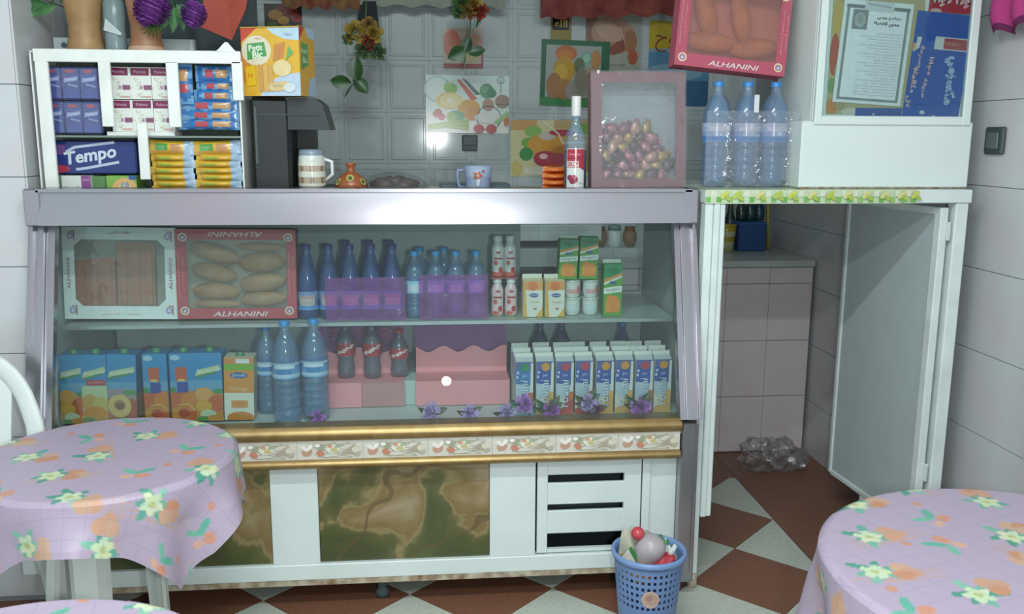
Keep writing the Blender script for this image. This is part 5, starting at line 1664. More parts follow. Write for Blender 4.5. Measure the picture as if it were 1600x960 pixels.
for q, (u, v, L, r, tl) in enumerate(((-.06, .085, .19, .032, .1), (.09, .08, .17, .032, -.08), (-.08, .17, .16, .034, 1.3), (.035, .17, .17, .032, 1.35))):
    M = Matrix.Rotation(radians(5.5), 4, 'Y')
    p = M @ Vector((u, -.0, v))
    t = bread_roll(f'{["lower left", "lower right", "upright left", "slanting middle"][q]} pinkish bread roll in the tilted box over the bottles', L, r, ((X0 + X1) / 2 + p.x, 2.95 + p.z * .1, zb + p.z + .004), 0, tl, 'rolls in the tilted box')
# red cola panel standing behind
X0, X1, Z0, Z1 = fr(1222, -60, 1275, 204, 3.15)
Z0 = BT + .001
t = thing('cola_crate', 'tall red soft-drink panel with white lettering behind the water bottles', 'crate', ((X0 + X1) / 2, 3.19, Z0))
w, h = X1 - X0, .55
obj('crate_body', MB().rbox(-w / 2, w / 2, -.02, .02, 0, h, .004, '9c2c38'), 'print_gloss', t)
P = Print(); P.text('Coca-Cola', w * .5, h * .48, w=h * .62, h=w * .5, col='c89ca0', rot=pi / 2, shear=.25); P.ring(w * .62, h * .54, .026, .036, 'd0b0b0'); P.text(arabic('كوكاكولا'), w * .45, h * .25, w=w * .6, col='b88084')
f = MB(); P.put(f, (-w / 2, -.02, 0), FU, FV); obj('printing', f, 'print_gloss', t)

# ------------------------------------------------------------------ pictures and hangings on the back wall
WY = BACKY - .0105
def poster(name, label, px0, py0, px1, py1, draw, rot=0.0, cat='poster', rough='print_gloss', Y=None, t=.0012):
    Y = Y or WY
    X0, X1, Z0, Z1 = fr(px0, py0, px1, py1, Y)
    w, h = X1 - X0, Z1 - Z0
    o = thing(name, label, cat, ((X0 + X1) / 2, Y, (Z0 + Z1) / 2))
    o.rotation_euler = (0, rot, 0)
    P = Print(.00025); draw(P, w, h); P.clip(0, 0, w, h)
    b = MB().box(-w / 2, w / 2, 0, t, -h / 2, h / 2, 'd8dcd8')
    obj('sheet', b, 'print', o)
    f = MB(); P.put(f, (-w / 2, 0, -h / 2), FU, FV); obj('picture', f, rough, o)
    return o
def veg(P, w, h):
    P.rect(0, 0, w, h, 'def2ec'); P.rect(0, 0, w, h * .34, 'f2f4ee'); P.ring(w * .14, h * .76, h * .2, h * .235, 'b8d4d4', 20)
    P.ell(w * .3, h * .77, w * .08, h * .09, '8cc85c'); P.ell(w * .27, h * .82, w * .05, h * .05, '9cd464')
    P.poly([(w * .37, h * .93), (w * .41, h * .93), (w * .62, h * .6), (w * .55, h * .56)], 'd0684c'); P.poly([(w * .43, h * .95), (w * .48, h * .93), (w * .66, h * .68), (w * .6, h * .66)], '5c7c70')
    P.ell(w * .52, h * .42, w * .14, h * .17, 'e0a848'); P.ell(w * .28, h * .56, w * .16, h * .15, 'e8cc70'); P.ell(w * .29, h * .56, w * .13, h * .12, 'f0e0a0'); P.ell(w * .3, h * .56, w * .05, h * .05, 'f4ecc8'); P.ell(w * .56, h * .34, w * .1, h * .12, 'd8984c')
    P.ell(w * .73, h * .74, w * .085, h * .13, '5c9c74'); P.ell(w * .7, h * .77, w * .05, h * .07, '74b088'); P.ell(w * .79, h * .7, w * .06, h * .08, '4c8c68')
    P.line([(w * .9, h * .96), (w * .9, h * .7)], w * .008, '7c8c8c'); P.ring(w * .9, h * .93, w * .035, w * .045, '7c9494', 12)
    P.ell(w * .75, h * .5, w * .07, h * .11, 'bc9478'); P.rect(w * .68, h * .46, w * .82, h * .475, '8c6c58'); P.ell(w * .92, h * .56, w * .09, h * .12, 'a89080'); P.rect(w * .84, h * .5, w, h * .515, '74645c')
    P.ell(w * .36, h * .29, w * .11, h * .1, '5ca480'); P.ell(w * .31, h * .28, w * .06, h * .085, '9cc05c')
    for (u, v) in ((.15, .36), (.19, .28), (.13, .33)): P.ell(w * u, h * v, w * .045, h * .06, 'c0484c')
    for k in range(7): P.line([(w * .03, h * (.06 + .012 * k)), (w * .25, h * (.1 + .014 * k)), (w * .52, h * (.06 + .03 * k))], h * .022, ['a0c464', 'b4d078', '90b85c'][k % 3])
    P.ell(w * .76, h * .27, w * .18, h * .1, 'e4e8e4'); P.ring(w * .76, h * .27, w * .14, w * .148, '5c6c78', 20); P.ell(w * .97, h * .22, w * .03, h * .1, 'd88448'); P.poly([(w * .82, h * .2), (w * .98, h * .4), (w, h * .32), (w * .86, h * .16)], 'a4cc94')
    for u in (.64, .79): P.ell(w * u, h * .08, w * .065, h * .08, 'c04c50', 16)
poster('vegetable_poster', 'bright poster of fruit and vegetables above the dark wall socket', 665, 118, 795, 208, veg, radians(.5))
def fruit(P, w, h):
    P.rect(0, 0, w, h, 'dcd8a8'); P.rect(0, h * .82, w * .3, h, 'd8a868'); P.rect(w * .5, h * .85, w, h, 'd0b078')
    for (u, v, a, b_, c) in ((.26, .8, .1, .1, '94c468'), (.22, .6, .1, .1, '84b858'), (.35, .55, .16, .2, 'e0a850'), (.55, .6, .2, .24, 'e0a040'), (.8, .5, .16, .24, 'dca83c'), (.62, .42, .16, .14, 'c8843c'), (.42, .72, .1, .07, 'd8c8c0'), (.6, .78, .16, .06, 'c04458'), (.86, .85, .1, .1, '90b850'),
                             (.18, .4, .08, .12, '4c9c58'), (.4, .32, .14, .14, 'b84458'), (.38, .36, .05, .05, 'e8c8c4'), (.55, .3, .14, .12, 'b8505c'), (.48, .14, .1, .1, 'c85438'), (.3, .1, .16, .08, 'e8e4cc'), (.07, .14, .06, .14, 'd8c878'), (.9, .28, .12, .2, 'c8a048'), (.97, .6, .05, .2, 'd4d070')):
        P.ell(w * u, h * v, w * a, h * b_, c)
    P.line([(w * .36, h), (w * .55, h * .76), (w * .6, h * .6), (w * .98, h * .62)], h * .03, 'f0e8c8')
poster('fruit_poster', 'fruit poster hanging partly behind the syrup bottle', 798, 188, 932, 276, fruit)
def green(P, w, h):
    P.rect(0, 0, w, h, '2f6c4c'); P.rect(0, 0, w, h * .12, '3f8c4c'); P.rect(w * .07, h * .13, w * .88, h * .92, 'a8b0ac'); P.rect(w * .1, h * .15, w * .85, h * .4, '9c9c90')
    for (u, v, a, b_, c) in ((.36, .8, .16, .12, 'c4703c'), (.34, .77, .13, .08, 'd08440'), (.34, .55, .16, .2, 'c89c3c'), (.3, .52, .1, .12, 'd8b04c'), (.2, .3, .12, .2, 'a87c54'), (.34, .25, .12, .16, 'b08454'), (.8, .72, .08, .14, 'c08c58'), (.66, .74, .08, .1, '7cb49c'), (.66, .74, .05, .07, 'a4ccb8'), (.56, .62, .08, .12, '6c7c5c'), (.6, .4, .1, .2, '94907c'), (.76, .5, .09, .1, 'c09c80'), (.46, .22, .1, .12, 'a09890')):
        P.ell(w * u, h * v, w * a, h * b_, c)
poster('framed_picture', 'green-bordered picture of oranges and juice beside the black calligraphy', 845, 63, 951, 166, green, radians(1.5), 'picture', Y=WY - .012, t=.011)
def allah(P, w, h):
    P.rect(0, 0, w, h, '141a1a'); P.rect(0, 0, w * .1, h, '8c7c40'); P.rect(w * .88, 0, w, h, '94844a'); P.rect(0, 0, w, h * .3, '96863c'); P.rect(w * .14, h * .32, w * .84, h * .94, '101616')
    P.text(arabic('الله'), w * .5, h * .5, w=w * .62, h=h * .24, col='ccb85c', bold=.03); P.line([(w * .2, h * .66), (w * .5, h * .74), (w * .8, h * .72)], w * .06, 'b8a450')
poster('calligraphy_plaque', 'small black and gold calligraphy hanging over the green-bordered picture', 860, 12, 893, 62, allah, 0, 'plaque')
def chick(P, w, h):
    P.rect(0, 0, w, h, 'a8aca0'); P.rect(0, h * .35, w * .2, h, '8c6c5c'); P.ell(w * .5, h * .66, w * .42, h * .32, 'b89078', rot=-.3); P.ell(w * .42, h * .72, w * .26, h * .16, 'c8a48c', rot=-.4); P.ell(w * .6, h * .45, w * .22, h * .1, '94584c', rot=.5); P.ell(w * .8, h * .55, w * .12, h * .2, 'a8785c')
    for k in range(6): P.line([(w * (.15 + .09 * k), h * .82), (w * (.3 + .08 * k), h * .55)], w * .02, 'c8b09c')
    P.ell(w * .85, h * .28, w * .09, h * .14, 'b4644c'); P.text(arabic('مطعم مشويات'), w * .55, h * .14, w=w * .34, col='7c7c74')
poster('meal_poster', 'poster of a roasted chicken dish above the box of sweets', 915, 24, 1002, 114, chick)
def blu(P, w, h):
    P.rect(0, 0, w, h, '94a8b0'); P.rect(0, h * .68, w, h, 'c0a82c'); P.text(arabic('مفتوح'), w * .5, h * .76, w=w * .8, col='8c4434'); P.rect(0, 0, w, h * .64, '5c90b0'); P.rect(0, 0, w, h * .3, '3f688c'); P.ell(w * .4, h * .4, w * .5, h * .1, '84a8bc')
poster('yellow_blue_poster', 'poster with a yellow strip over blue, half behind the pink box', 1013, 33, 1108, 166, blu)
def org(P, w, h):
    P.rect(0, 0, w, h, 'b0a090'); P.rect(0, 0, w, h * .12, '8c2c34'); P.ell(w * .2, h * .62, w * .24, h * .34, 'bc5c3c'); P.ell(w * .8, h * .66, w * .16, h * .22, 'b88868'); P.rect(w * .95, 0, w, h * .5, '943440'); P.ell(w * .6, h * .25, w * .3, h * .1, 'a8a06c')
poster('orange_poster', 'small orange poster with a red lower edge behind hanging leaves', 693, 44, 755, 107, org)
def flo(P, w, h):
    P.rect(0, 0, w, h, '3c3030')
    for (u, v, r, c) in ((.3, .6, .2, 'a87c30'), (.5, .4, .16, 'b89038'), (.7, .7, .2, '8c2c2c'), (.85, .5, .16, 'a03430'), (.2, .2, .16, '4c6c34'), (.6, .15, .14, '547038'), (.9, .15, .1, 'b4983c'), (.45, .85, .12, '7c3030')): P.ell(w * u, h * v, w * r, h * r, c)
poster('dark_flower_picture', 'dark picture of red and yellow flowers above the yellow biscuit box', 413, 6, 472, 49, flo, 0, 'picture')
X0, X1, Z0, Z1 = fr(722, 211, 746, 236, WY)
t = thing('wall_socket', 'square dark wall socket below the vegetable poster', 'socket', ((X0 + X1) / 2, WY, (Z0 + Z1) / 2))
w = (X1 - X0) / 2
obj('plate', MB().rbox(-w, w, -.012, .004, -w, w, .003), mat('socket_dark', '34403e', .4), t)
obj('cover_flap', MB().rbox(-w * .9, w * .9, -.016, -.011, -w * .3, w * .9, .002), mat('socket_mid', '445250', .4), t)
# shelf-edge valances along the top of the wall
for q, (a, b_, y1, c, c2, nm) in enumerate(((440, 562, 13, '7a3430', '8c6c40', 'red flowered cloth valance at the top of the wall above the dark picture'), (562, 790, 10, '8c9488', '9ca294', 'pale grey-green cloth valance at the top between the hanging leaves'),
                                      (845, 1062, 26, '6c2c2c', '8a4438', 'dark red cloth valance at the top above the chicken poster'))):
    Y = 4.45
    X0, X1, Z0, Z1 = fr(a, -40, b_, y1, Y)
    t = thing('valance', nm, 'valance', ((X0 + X1) / 2, Y, Z0), 0, 'cloth valances along the top of the wall')
    w, h = X1 - X0, Z1 - Z0
    obj('cloth', MB().sheet(lambda u, v: Vector((-w / 2 + w * u, .01 * sin(u * 26 + q), h * v + (1 - v) * (.008 * sin(u * 31) + (.03 * (u - .5) if q == 2 else 0)))), 50, 4), mat('valance_' + c, c, .8, scale=18, color2=c2), t)
    if q != 1:
        obj('edge_stripe', MB().sheet(lambda u, v: Vector((-w / 2 + w * u, .01 * sin(u * 26 + q) - .003, h * .42 + .016 * v)), 50, 1), mat('stripe_' + c, 'a4782c' if q else '4a5c38', .8, scale=26, color2='8c3c30'), t)
    obj('batten', MB().box(-w / 2, w / 2, .02, .04, h - .03, h), PWHITE, t)
# hanging leaf garlands with fabric flowers
GL = mat('garland_leaf', '1f4630', 0.35, scale=12, color2='47703c')
FC = {'y': mat('fab_yellow', '9c8430', .7, scale=20, color2='b09a48'), 'r': mat('fab_red', '84302a', .7, scale=20, color2='a04638'), 'g': mat('fab_green', '47603a', .7, scale=20, color2='5c7a4c'), 'o': mat('fab_ochre', '8a6a30', .7, scale=20, color2='9c7c48')}
def garland(label, Y, top, blooms, leaves, ribbon):
    p = at(*top, Y=Y)
    t = thing('leaf_garland', label, 'garland', tuple(p), 0, 'hanging leaf garlands')
    def L(px, py): 
        q = at(px, py, Y=Y); return Vector((q.x - p.x, 0, q.z - p.z))
    st = [Vector((0, .01, .25)), Vector((0, .005, 0))] + [L(x, y) + Vector((0, .008, 0)) for x, y in ribbon]
    obj('stem', MB().tube(st, .004, 6), GL, t)
    ks = list('yrgo')
    for q, (px, py, r, c) in enumerate(blooms):
        b = rose_mb(r * 1.3, q); M = Matrix.Translation(L(px, py) + Vector((0, -.01, 0))) @ Matrix.Rotation(radians(80), 4, 'X')
        b.v = [tuple(M @ Vector(v)) for v in b.v]
        obj('flower', b, FC[c], t)
    for (x0, y0, x1, y1, wd) in leaves:
        a, c = L(x0, y0), L(x1, y1)
        d = c - a; ln = d.length
        lm = leaf_mb(ln, wd * ln, .15, 8)
        M = Matrix.Translation(a + Vector((0, -.012, 0))) @ Matrix.Rotation(-atan2(d.z, d.x), 4, 'Y') @ Matrix.Rotation(radians(78), 4, 'X')
        lm.v = [tuple(M @ Vector(v)) for v in lm.v]
        obj('leaf', lm, GL, t)
garland('leaf garland of yellow and red flowers ending in three big leaves', 4.2, (572, 8),
        [(556, 52, .04, 'y'), (576, 68, .032, 'r'), (584, 54, .035, 'y'), (590, 82, .03, 'g'), (568, 80, .03, 'g'), (545, 62, .022, 'g'), (577, 40, .028, 'o')],
        [(549, 130, 517, 126, .8), (554, 122, 575, 146, .8), (558, 128, 557, 88, .7), (545, 52, 538, 66, .5), (590, 82, 602, 96, .4), (553, 130, 538, 152, .16)], [(570, 60), (556, 95), (552, 128)])
garland('leaf garland with green and red flowers over the orange poster', 4.2, (735, -6),
        [(722, 10, .038, 'g'), (738, 8, .036, 'y'), (744, 20, .032, 'r'), (730, 20, .03, 'o'), (752, 18, .026, 'r'), (728, 2, .03, 'y'), (716, 20, .024, 'g')],
        [(728, 76, 700, 92, .85), (732, 84, 758, 78, .75), (726, 84, 734, 58, .75), (750, 30, 744, 44, .5), (722, 22, 710, 30, .5), (728, 86, 722, 112, .14)], [(735, 40), (728, 82)])
X0, X1, Z0, Z1 = fr(557, 2, 594, 66, 4.4)
t = thing('dark_pennant', 'dark cloth pennant with a gold lower band hanging beside the first garland', 'pennant', ((X0 + X1) / 2, 4.4, Z0))
w, h = X1 - X0, Z1 - Z0
poly = [(-w / 2, h * .5), (-w * .2, h), (w * .35, h), (w / 2, 0), (w * .28, 0), (-w / 2, h * .44)]
obj('cloth', MB().prism(poly, 0, .004), mat('pennant_dark', '24292e', .8), t)
obj('gold_band', MB().prism([(-w / 2, h * .42), (w * .44, h * .38), (w / 2, .002), (w * .3, .002)], -.002, .0), mat('pennant_gold', '6c6234', .7, scale=20, color2='7c7040'), t)

# ------------------------------------------------------------------ passage frame, door leaf and white cabinet on the right
FYR = 2.76
pf = thing('passage_frame', 'white painted frame of the passage with a green-edged board on top', 'frame', (1.28, FYR, 0))
def Fm(mb):
    mb.v = [(x - 1.28, y - FYR, z) for x, y, z in mb.v]
    return mb
px0, px1 = 0.874, 0.938
obj('left_post', Fm(MB().rbox(px0, px0 + .026, FYR, FYR + .05, .05, 1.29, .003)), BW, pf)
obj('post_facing', Fm(MB().rbox(px0 + .0265, px0 + .046, FYR - .006, FYR + .05, .255, 1.29, .003)), BW, pf)
obj('post_facing', Fm(MB().rbox(px0 + .0465, px1, FYR, FYR + .05, .255, 1.29, .003)), BW, pf)
obj('post_foot', Fm(MB().rbox(px0 - .001, px0 + .027, FYR - .001, FYR + .051, 0, .05, .003)), mat('rust_foot', '9a7c66', .8, scale=40, color2='c4c4b8'), pf)
obj('right_post', Fm(MB().rbox(1.695, 1.738, FYR, FYR + .05, 0, 1.29, .004)), BW, pf)
obj('top_board', Fm(MB().rbox(px0 - .003, 1.745, FYR - .002, 3.42, 1.291, 1.3335, .003)), BW, pf)
obj('back_rail', Fm(MB().rbox(px0, 1.74, 3.35, 3.39, 1.245, 1.29, .003)), BW, pf)
for x in (px0 + .02, 1.71):
    obj('rear_leg', Fm(MB().rbox(x - .018, x + .018, 3.352, 3.388, 0, 1.244, .003)), BW, pf) if x < 1 else None
L = 1.56 - (px0 - .003)
P = Print(.00015)
P.rect(0, 0, L, .043, 'c4d4b4')
n = int(L / .0175)
rr = random.Random(2)
for k in range(n):
    u = k * .0175
    if k % 2 == 0: P.rect(u, .004, u + .0165, .021, ['7cb45c', '8cbc64', '6cac54'][k % 3])
    else: P.rect(u, .022, u + .0165, .040, 'd8dcc8')
for k in range(12):
    u = .04 + k * L / 12 + .02 * rr.random()
    P.ell(u, .028, .018, .008, rr.choice(['c8cc5c', 'b4c454', 'd4d08c']), 8, rot=.7); P.ell(u + .01, .018, .014, .006, 'a8bc4c', 8, rot=-.6)
f = MB(); P.put(f, (px0 - .003 - 1.28, -.0025, 1.291), FU, FV)
f.box(px0 - .003 - 1.28, px0 - .003 + L - 1.28, -.0022, .2, 1.3336, 1.3343, 'c0d0a8')
obj('green_trim', f, 'print_gloss', pf, 'green and white checked plastic edging')
# door leaf opened inward
hp = Vector((1.668, 2.775, 0)); fp = Vector((1.622, 3.34, 0))
dv = (fp - hp); LW = dv.length; ang = atan2(dv.y, dv.x)
dl = thing('door_leaf', 'grey-white door leaf standing open into the passage beside the right post', 'door', tuple(hp), ang)
LEAF = mat('leaf_panel', 'b4c0c2', .35, var=.03)
obj('panel', MB().box(.02, LW - .01, -.006, .006, .17, 1.26), LEAF, dl)
obj('hinge_stile', MB().rbox(0, .034, -.014, .014, .03, 1.275, .003), BW, dl)
obj('far_stile', MB().rbox(LW - .02, LW, -.012, .012, .17, 1.275, .003), BW, dl)
obj('top_rail', MB().rbox(.034, LW - .02, -.012, .012, 1.25, 1.275, .003), BW, dl)
obj('bottom_rail', MB().rbox(.034, LW - .02, -.013, .013, .165, .185, .003), BW, dl)
obj('brace', MB().rbox(LW * .55, LW * .55 + .025, -.01, .01, .03, .165, .003), BW, dl)
for z in (1.17, 0.35):
    obj('hinge', MB().rbox(-.012, .012, -.018, -.006, z, z + .06, .002).tube([(-.0, -.02, z), (0, -.02, z + .06)], .006, 8), mat('hinge_white', 'c8d2d0', .4), dl)

# white cabinet on the board, papers behind its pane
CYF = 2.80
cx0, cx1 = 1.186, 1.752
CB = 1.3345
ch_ = .86
cb = thing('white_cabinet', 'white metal cabinet with papers behind its framed pane, standing on the passage board', 'cabinet', ((cx0 + cx1) / 2, CYF, CB + .0005))
CW = mat('cabinet_white', 'd6e0de', .35, var=.03, scale=3)
cw_ = (cx1 - cx0) / 2
dz = at(1400, 190, Y=CYF).z - CB
obj('lower_body', MB().rbox(-cw_, cw_, .0, .32, 0, dz, .006), CW, cb)
obj('upper_body', MB().rbox(-cw_ + .03, cw_ - .006, .012, .31, dz - .004, ch_, .005), CW, cb)
obj('rust_edge', MB().rbox(-cw_ + .004, cw_ - .004, -.001, .02, -.0003, .005, .001), mat('rust_line', '7c5a48', .8, scale=60, color2='a8a09c'), cb)
pa, pb = at(1272, 180, Y=CYF).x - (cx0 + cx1) / 2, at(1513, 190, Y=CYF).x - (cx0 + cx1) / 2
fz = at(1390, 190, Y=CYF).z - CB
fw = .024
fd = obj('pane_frame', MB().rbox(pa, pa + fw, -.008, .012, fz - .012, ch_ - .01, .003).rbox(pb - fw, pb + .004, -.008, .012, fz - .012, ch_ - .01, .003).rbox(pa + fw, pb - fw, -.008, .012, fz - .012, fz + .016, .003).rbox(pa + fw, pb - fw, -.008, .012, ch_ - .035, ch_ - .01, .003), CW, cb)
obj('outer_stile', MB().rbox(-cw_ + .032, pa - .006, -.002, .012, dz, ch_, .003), CW, cb)
obj('pane', MB().box(pa + fw - .004, pb - fw + .004, -.001, .0005, fz + .012, ch_ - .03), 'glass', fd)
pw = pb - pa - 2 * fw
base_y = .0118
def paper(name, label, px0_, py0_, px1_, py1_, y, draw, rot=0.0, col='d8d8cc'):
    Y = CYF + y
    X0, X1, Z0, Z1 = fr(px0_, py0_, px1_, py1_, Y)
    w, h = X1 - X0, Z1 - Z0
    t = thing(name, label, 'paper', ((X0 + X1) / 2, Y, (Z0 + Z1) / 2)); t.rotation_euler = (0, rot, 0)
    obj('sheet', MB().box(-w / 2, w / 2, 0, .0008, -h / 2, h / 2, col), 'print_matte', t)
    P = Print(.00012); draw(P, w, h); P.clip(0, 0, w, h); f = MB(); P.put(f, (-w / 2, 0, -h / 2), FU, FV); obj('printing', f, 'print_matte', t)
    return t
def fruitpaper(P, w, h):
    P.rect(0, 0, w, h, 'b8ac84')
    for (u, v, a, b_, c) in ((.06, .72, .05, .14, 'c8a860'), (.05, .45, .05, .16, 'b85c48'), (.04, .22, .04, .06, '7c9c64'), (.06, .06, .07, .06, 'c88a54'), (.15, .08, .06, .05, 'a89c74'), (.5, .97, .3, .05, 'b09468'), (.12, .9, .08, .06, 'c89c60'), (.3, .02, .14, .03, 'd0ccb8'), (.1, .3, .04, .1, '98a878')):
        P.ell(w * u, h * v, w * a, h * b_, c)
paper('fruit_paper', 'faded fruit-printed paper at the back behind the cabinet pane', 1297, -30, 1440, 179, .0105, fruitpaper, 0)
def bluead(P, w, h):
    P.rect(0, 0, w, h, '2f5cae')
    P.rect(w * .38, h * .66, w, h * .78, 'd0d4d8'); P.rect(w * .54, h * .67, w, h * .77, 'b05058'); P.text('MAROC', w * .7, h * .72, w=w * .26, col='d0a070')
    for (s, u, v, L, tw_) in (('بسرعة', .17, .58, .18, .075), ('مجانا', .36, .50, .15, .075), ('مكالمة', .12, .34, .18, .075), ('طريقة', .31, .29, .16, .07), ('كل', .06, .15, .1, .07)):
        P.text(arabic(s), w * u, h * v, w=h * L * 1.15, h=w * tw_ * 1.25, col='e4bcb8', rot=-pi / 2, bold=.04)
    P.ell(w * .12, h * .46, w * .04, h * .018, 'd0a8a8', 10)
    P.text(arabic('مكسيمي'), w * .74, h * .38, w=h * .46, h=w * .28, col='c4d8ec', rot=-pi / 2, bold=.06)
    P.text(arabic('مكسيمي'), w * .74, h * .38, w=h * .45, h=w * .26, col='84a4d4', rot=-pi / 2)
    P.ell(w * .34, h * .06, w * .05, h * .02, 'c4ccd8', 8); P.ell(w * .55, h * .03, w * .04, h * .015, 'c4a4b0', 8)
    P.poly([(w * .02, h * .62), (w * .12, h * .66), (w * .14, h * .76), (w * .06, h * .76), (w * .06, h * .7), (0, h * .66)], 'd0d4d8'); P.rect(-w * .01, h * .64, w * .05, h * .7, 'd89c6c')
paper('blue_leaflet', 'blue advertising leaflet with pink sideways lettering behind the cabinet pane', 1421, 20, 1510, 187, .0085, bluead, radians(4.2))
def bluestrip(P, w, h):
    P.rect(0, 0, w, h, '3f60a4'); P.ell(w * .8, h * .6, w * .05, h * .2, 'b4bccc', 8); P.ell(w * .3, h * .4, w * .03, h * .12, '9cacc8', 8)
paper('blue_strip', 'lower blue strip of paper along the bottom of the cabinet pane', 1336, 169, 1432, 185, .0095, bluestrip)
def redad(P, w, h):
    P.rect(0, 0, w, h, 'b42c3c'); P.text(arabic('كوكا كولا'), w * .5, h * .5, w=w * .86, h=h * .6, col='dcb8bc', bold=.05); P.ell(w * .15, h * .04, w * .12, h * .1, 'd4b0b4', 8)
paper('red_leaflet', 'red leaflet with pale Arabic lettering at the top behind the cabinet pane', 1453, -22, 1532, 21, .0075, redad, radians(3))
def notice(P, w, h):
    P.rect(0, 0, w, h, 'e8ecee'); g_ = '8c9496'
    P.rect(w * .05, h * .03, w * .95, h * .94, g_); P.rect(w * .09, h * .055, w * .91, h * .96, 'eef0f6'); P.rect(w * .3, h * .9, w * .72, h, 'd0d4d8')
    P.line([(w * .34, h * .97), (w * .68, h * .95)], h * .014, 'a8acac'); P.rect(w * .04, h * .92, w * .3, h * .955, '7c8884'); P.rect(w * .72, h * .92, w * .96, h * .955, '7c8884')
    P.rect(w * .14, h * .72, w * .36, h * .91, '8c9092'); P.ell(w * .25, h * .81, w * .08, h * .07, 'b0b4b4'); P.ell(w * .25, h * .82, w * .045, h * .045, '9ca0a0')
    P.text(arabic('برنامج يومي'), w * .66, h * .845, w=w * .34, h=h * .04, col='4c5054', bold=.03); P.text(arabic('جموع القضاة'), w * .64, h * .785, w=w * .38, h=h * .045, col='44484c', bold=.04)
    words = ['السلام عليكم', 'من الصباح', 'كل يوم جديد', 'مشروبات باردة', 'حلويات و عصير', 'قهوة و شاي', 'مرحبا بكم']
    rr = random.Random(4)
    for k in range(22):
        s = ' '.join(words[(k * 3 + j) % 7] for j in range(2 + (k * 5) % 3 if k < 18 else 4))
        tw_ = w * (.26 + .12 * (2 + (k * 5) % 3 if k < 18 else 4) - .14)
        tw_ = min(tw_, w * .74)
        P.text(arabic(s), w * .88 - tw_ / 2, h * (.69 - .0285 * k), w=tw_, h=h * .016, col='787c84')
paper('notice_sheet', 'white notice with a grey border and small Arabic lines behind the cabinet pane', 1310, 2, 1418, 163, .0065, notice, radians(3.4))

# right wall: switch and the bright cloth in the corner
p0 = at(1558, 220, X=RIGHTX - .006)
t = thing('wall_switch', 'grey-black switch on the tiled wall beside the white cabinet', 'switch', tuple(p0))
obj('plate', MB().rbox(-.014, 0, -.048, .048, -.043, .043, .005), mat('switch_dark', '3f4a4c', .4), t)
obj('rocker', MB().rbox(-.02, -.013, -.03, .03, -.026, .026, .003), mat('switch_mid', '5c6664', .35), t)
p0 = at(1590, 10, X=RIGHTX - .05)
t = thing('bright_cloth', 'pink and violet cloth bundle hanging on the wall at the top corner', 'cloth', (p0.x, p0.y, p0.z))
b = MB()
def cf(u, v):
    z = -.075 + .03 * u + .34 * v + .012 * sin(u * 19)
    return Vector((-.015 * sin(u * 22 + v * 4) - .012 * sin(v * 9), -.26 + .36 * (1 - u), z))
b.sheet(cf, 30, 16, col=lambda u, v: '3f5ca8' if (.55 < u < .72 and .12 < v < .32) or (u < .2 and v > .5) else ('6c2c54' if v < .07 or (.3 < v < .36 and u > .4) else 'b84480'))
obj('cloth', b, 'print_matte', t)
obj('hook', MB().tube([(0.04, 0, .24), (0, 0, .24), (-.01, 0, .26)], .005, 8), DARK, t)

# things on the tiled block, seen through the passage
def tub(label, px0_, px1_, py0_, py1_, Y, c, rim, name='tub', cat='tub', lines=None):
    X0, X1, Z0, Z1 = fr(px0_, py0_, px1_, py1_, Y)
    r = (X1 - X0) / 2; z = .9305; h = Z1 - z
    t = thing(name, label, cat, ((X0 + X1) / 2, Y, z), 0)
    obj('tub_body', MB().lathe([(r * .85, 0, c), (r * .88, h * .4, lines or c), (r * .94, h * .6, c), (r * .98, h * .8, rim), (r * 1.02, h, rim)], 20), 'print_gloss', t)
    obj('lid', MB().lathe([(r * 1.04, h), (r * 1.04, h + .008), (.001, h + .01)], 20, cap=False), mat('tublid_' + rim, rim, .4), t)
    return t
tub('yellow and white lidded tub on the tiled counter behind the white post', 1122, 1149, 353, 384, 4.40, 'b4b48c', 'a8942c', lines='a0902c')
bx_, bb = at(1148, 370, Y=4.45).x, at(1190, 370, Y=4.45).x
h = at(1168, 349, Y=4.38).z - .9305
t = thing('blue_crate', 'dark blue plastic crate on the tiled counter beside the yellow tub', 'crate', ((bx_ + bb) / 2, 4.45, .9305))
w = (bb - bx_) / 2
obj('crate_body', MB().rbox(-w, w, -.06, .1, 0, h, .004), mat('crate_blue', '24487c', .4), t)
obj('crate_rim', MB().rbox(-w - .004, w + .004, -.064, .104, h - .012, h + .002, .003), mat('crate_blue2', '2f5890', .4), t)
for q, (px, c) in enumerate(((1130, '2c4438'), (1144, '34403c'), (1158, '243c38'), (1172, '2c4c48'), (1186, '1f4858'))):
    Y = 4.5 if q < 3 else 4.52
    X = at(px, 340, Y=Y).x
    z = .9305 if q < 2 else .9305 + h + .003
    zt_ = at(px, 318, Y=Y).z + .03
    if q < 2: Y = 4.53
    t = thing('dark_bottle', f'dark glass bottle {["behind the yellow tub, left", "behind the yellow tub, right", "in the blue crate, left", "in the blue crate, middle", "in the blue crate, right"][q]}', 'bottle', (X, Y, z), 0, 'dark bottles on the tiled counter')
    H_ = zt_ - z; r = .026
    obj('bottle_body', MB().lathe([(r * .9, 0, c), (r, .01, c), (r, H_ * .55, c), (r * .5, H_ * .75, c), (r * .4, H_ * .95, c), (r * .45, H_, c)], 16), 'print_gloss', t)
    obj('cap', MB().lathe([(r * .48, H_), (r * .48, H_ + .012), (.001, H_ + .013)], 12, cap=False), DARK, t)
X = at(1196, 360, Y=4.5).x
t = thing('yellow_stick', 'yellow-green handle leaning beside the blue crate on the tiled counter', 'handle', (X, 4.45, .9305))
obj('stick', MB().tube([(0, 0, .004), (.012, .06, .2), (.018, .09, .36)], .009, 8), mat('stick_yellow', 'a09c3c', .5), t)

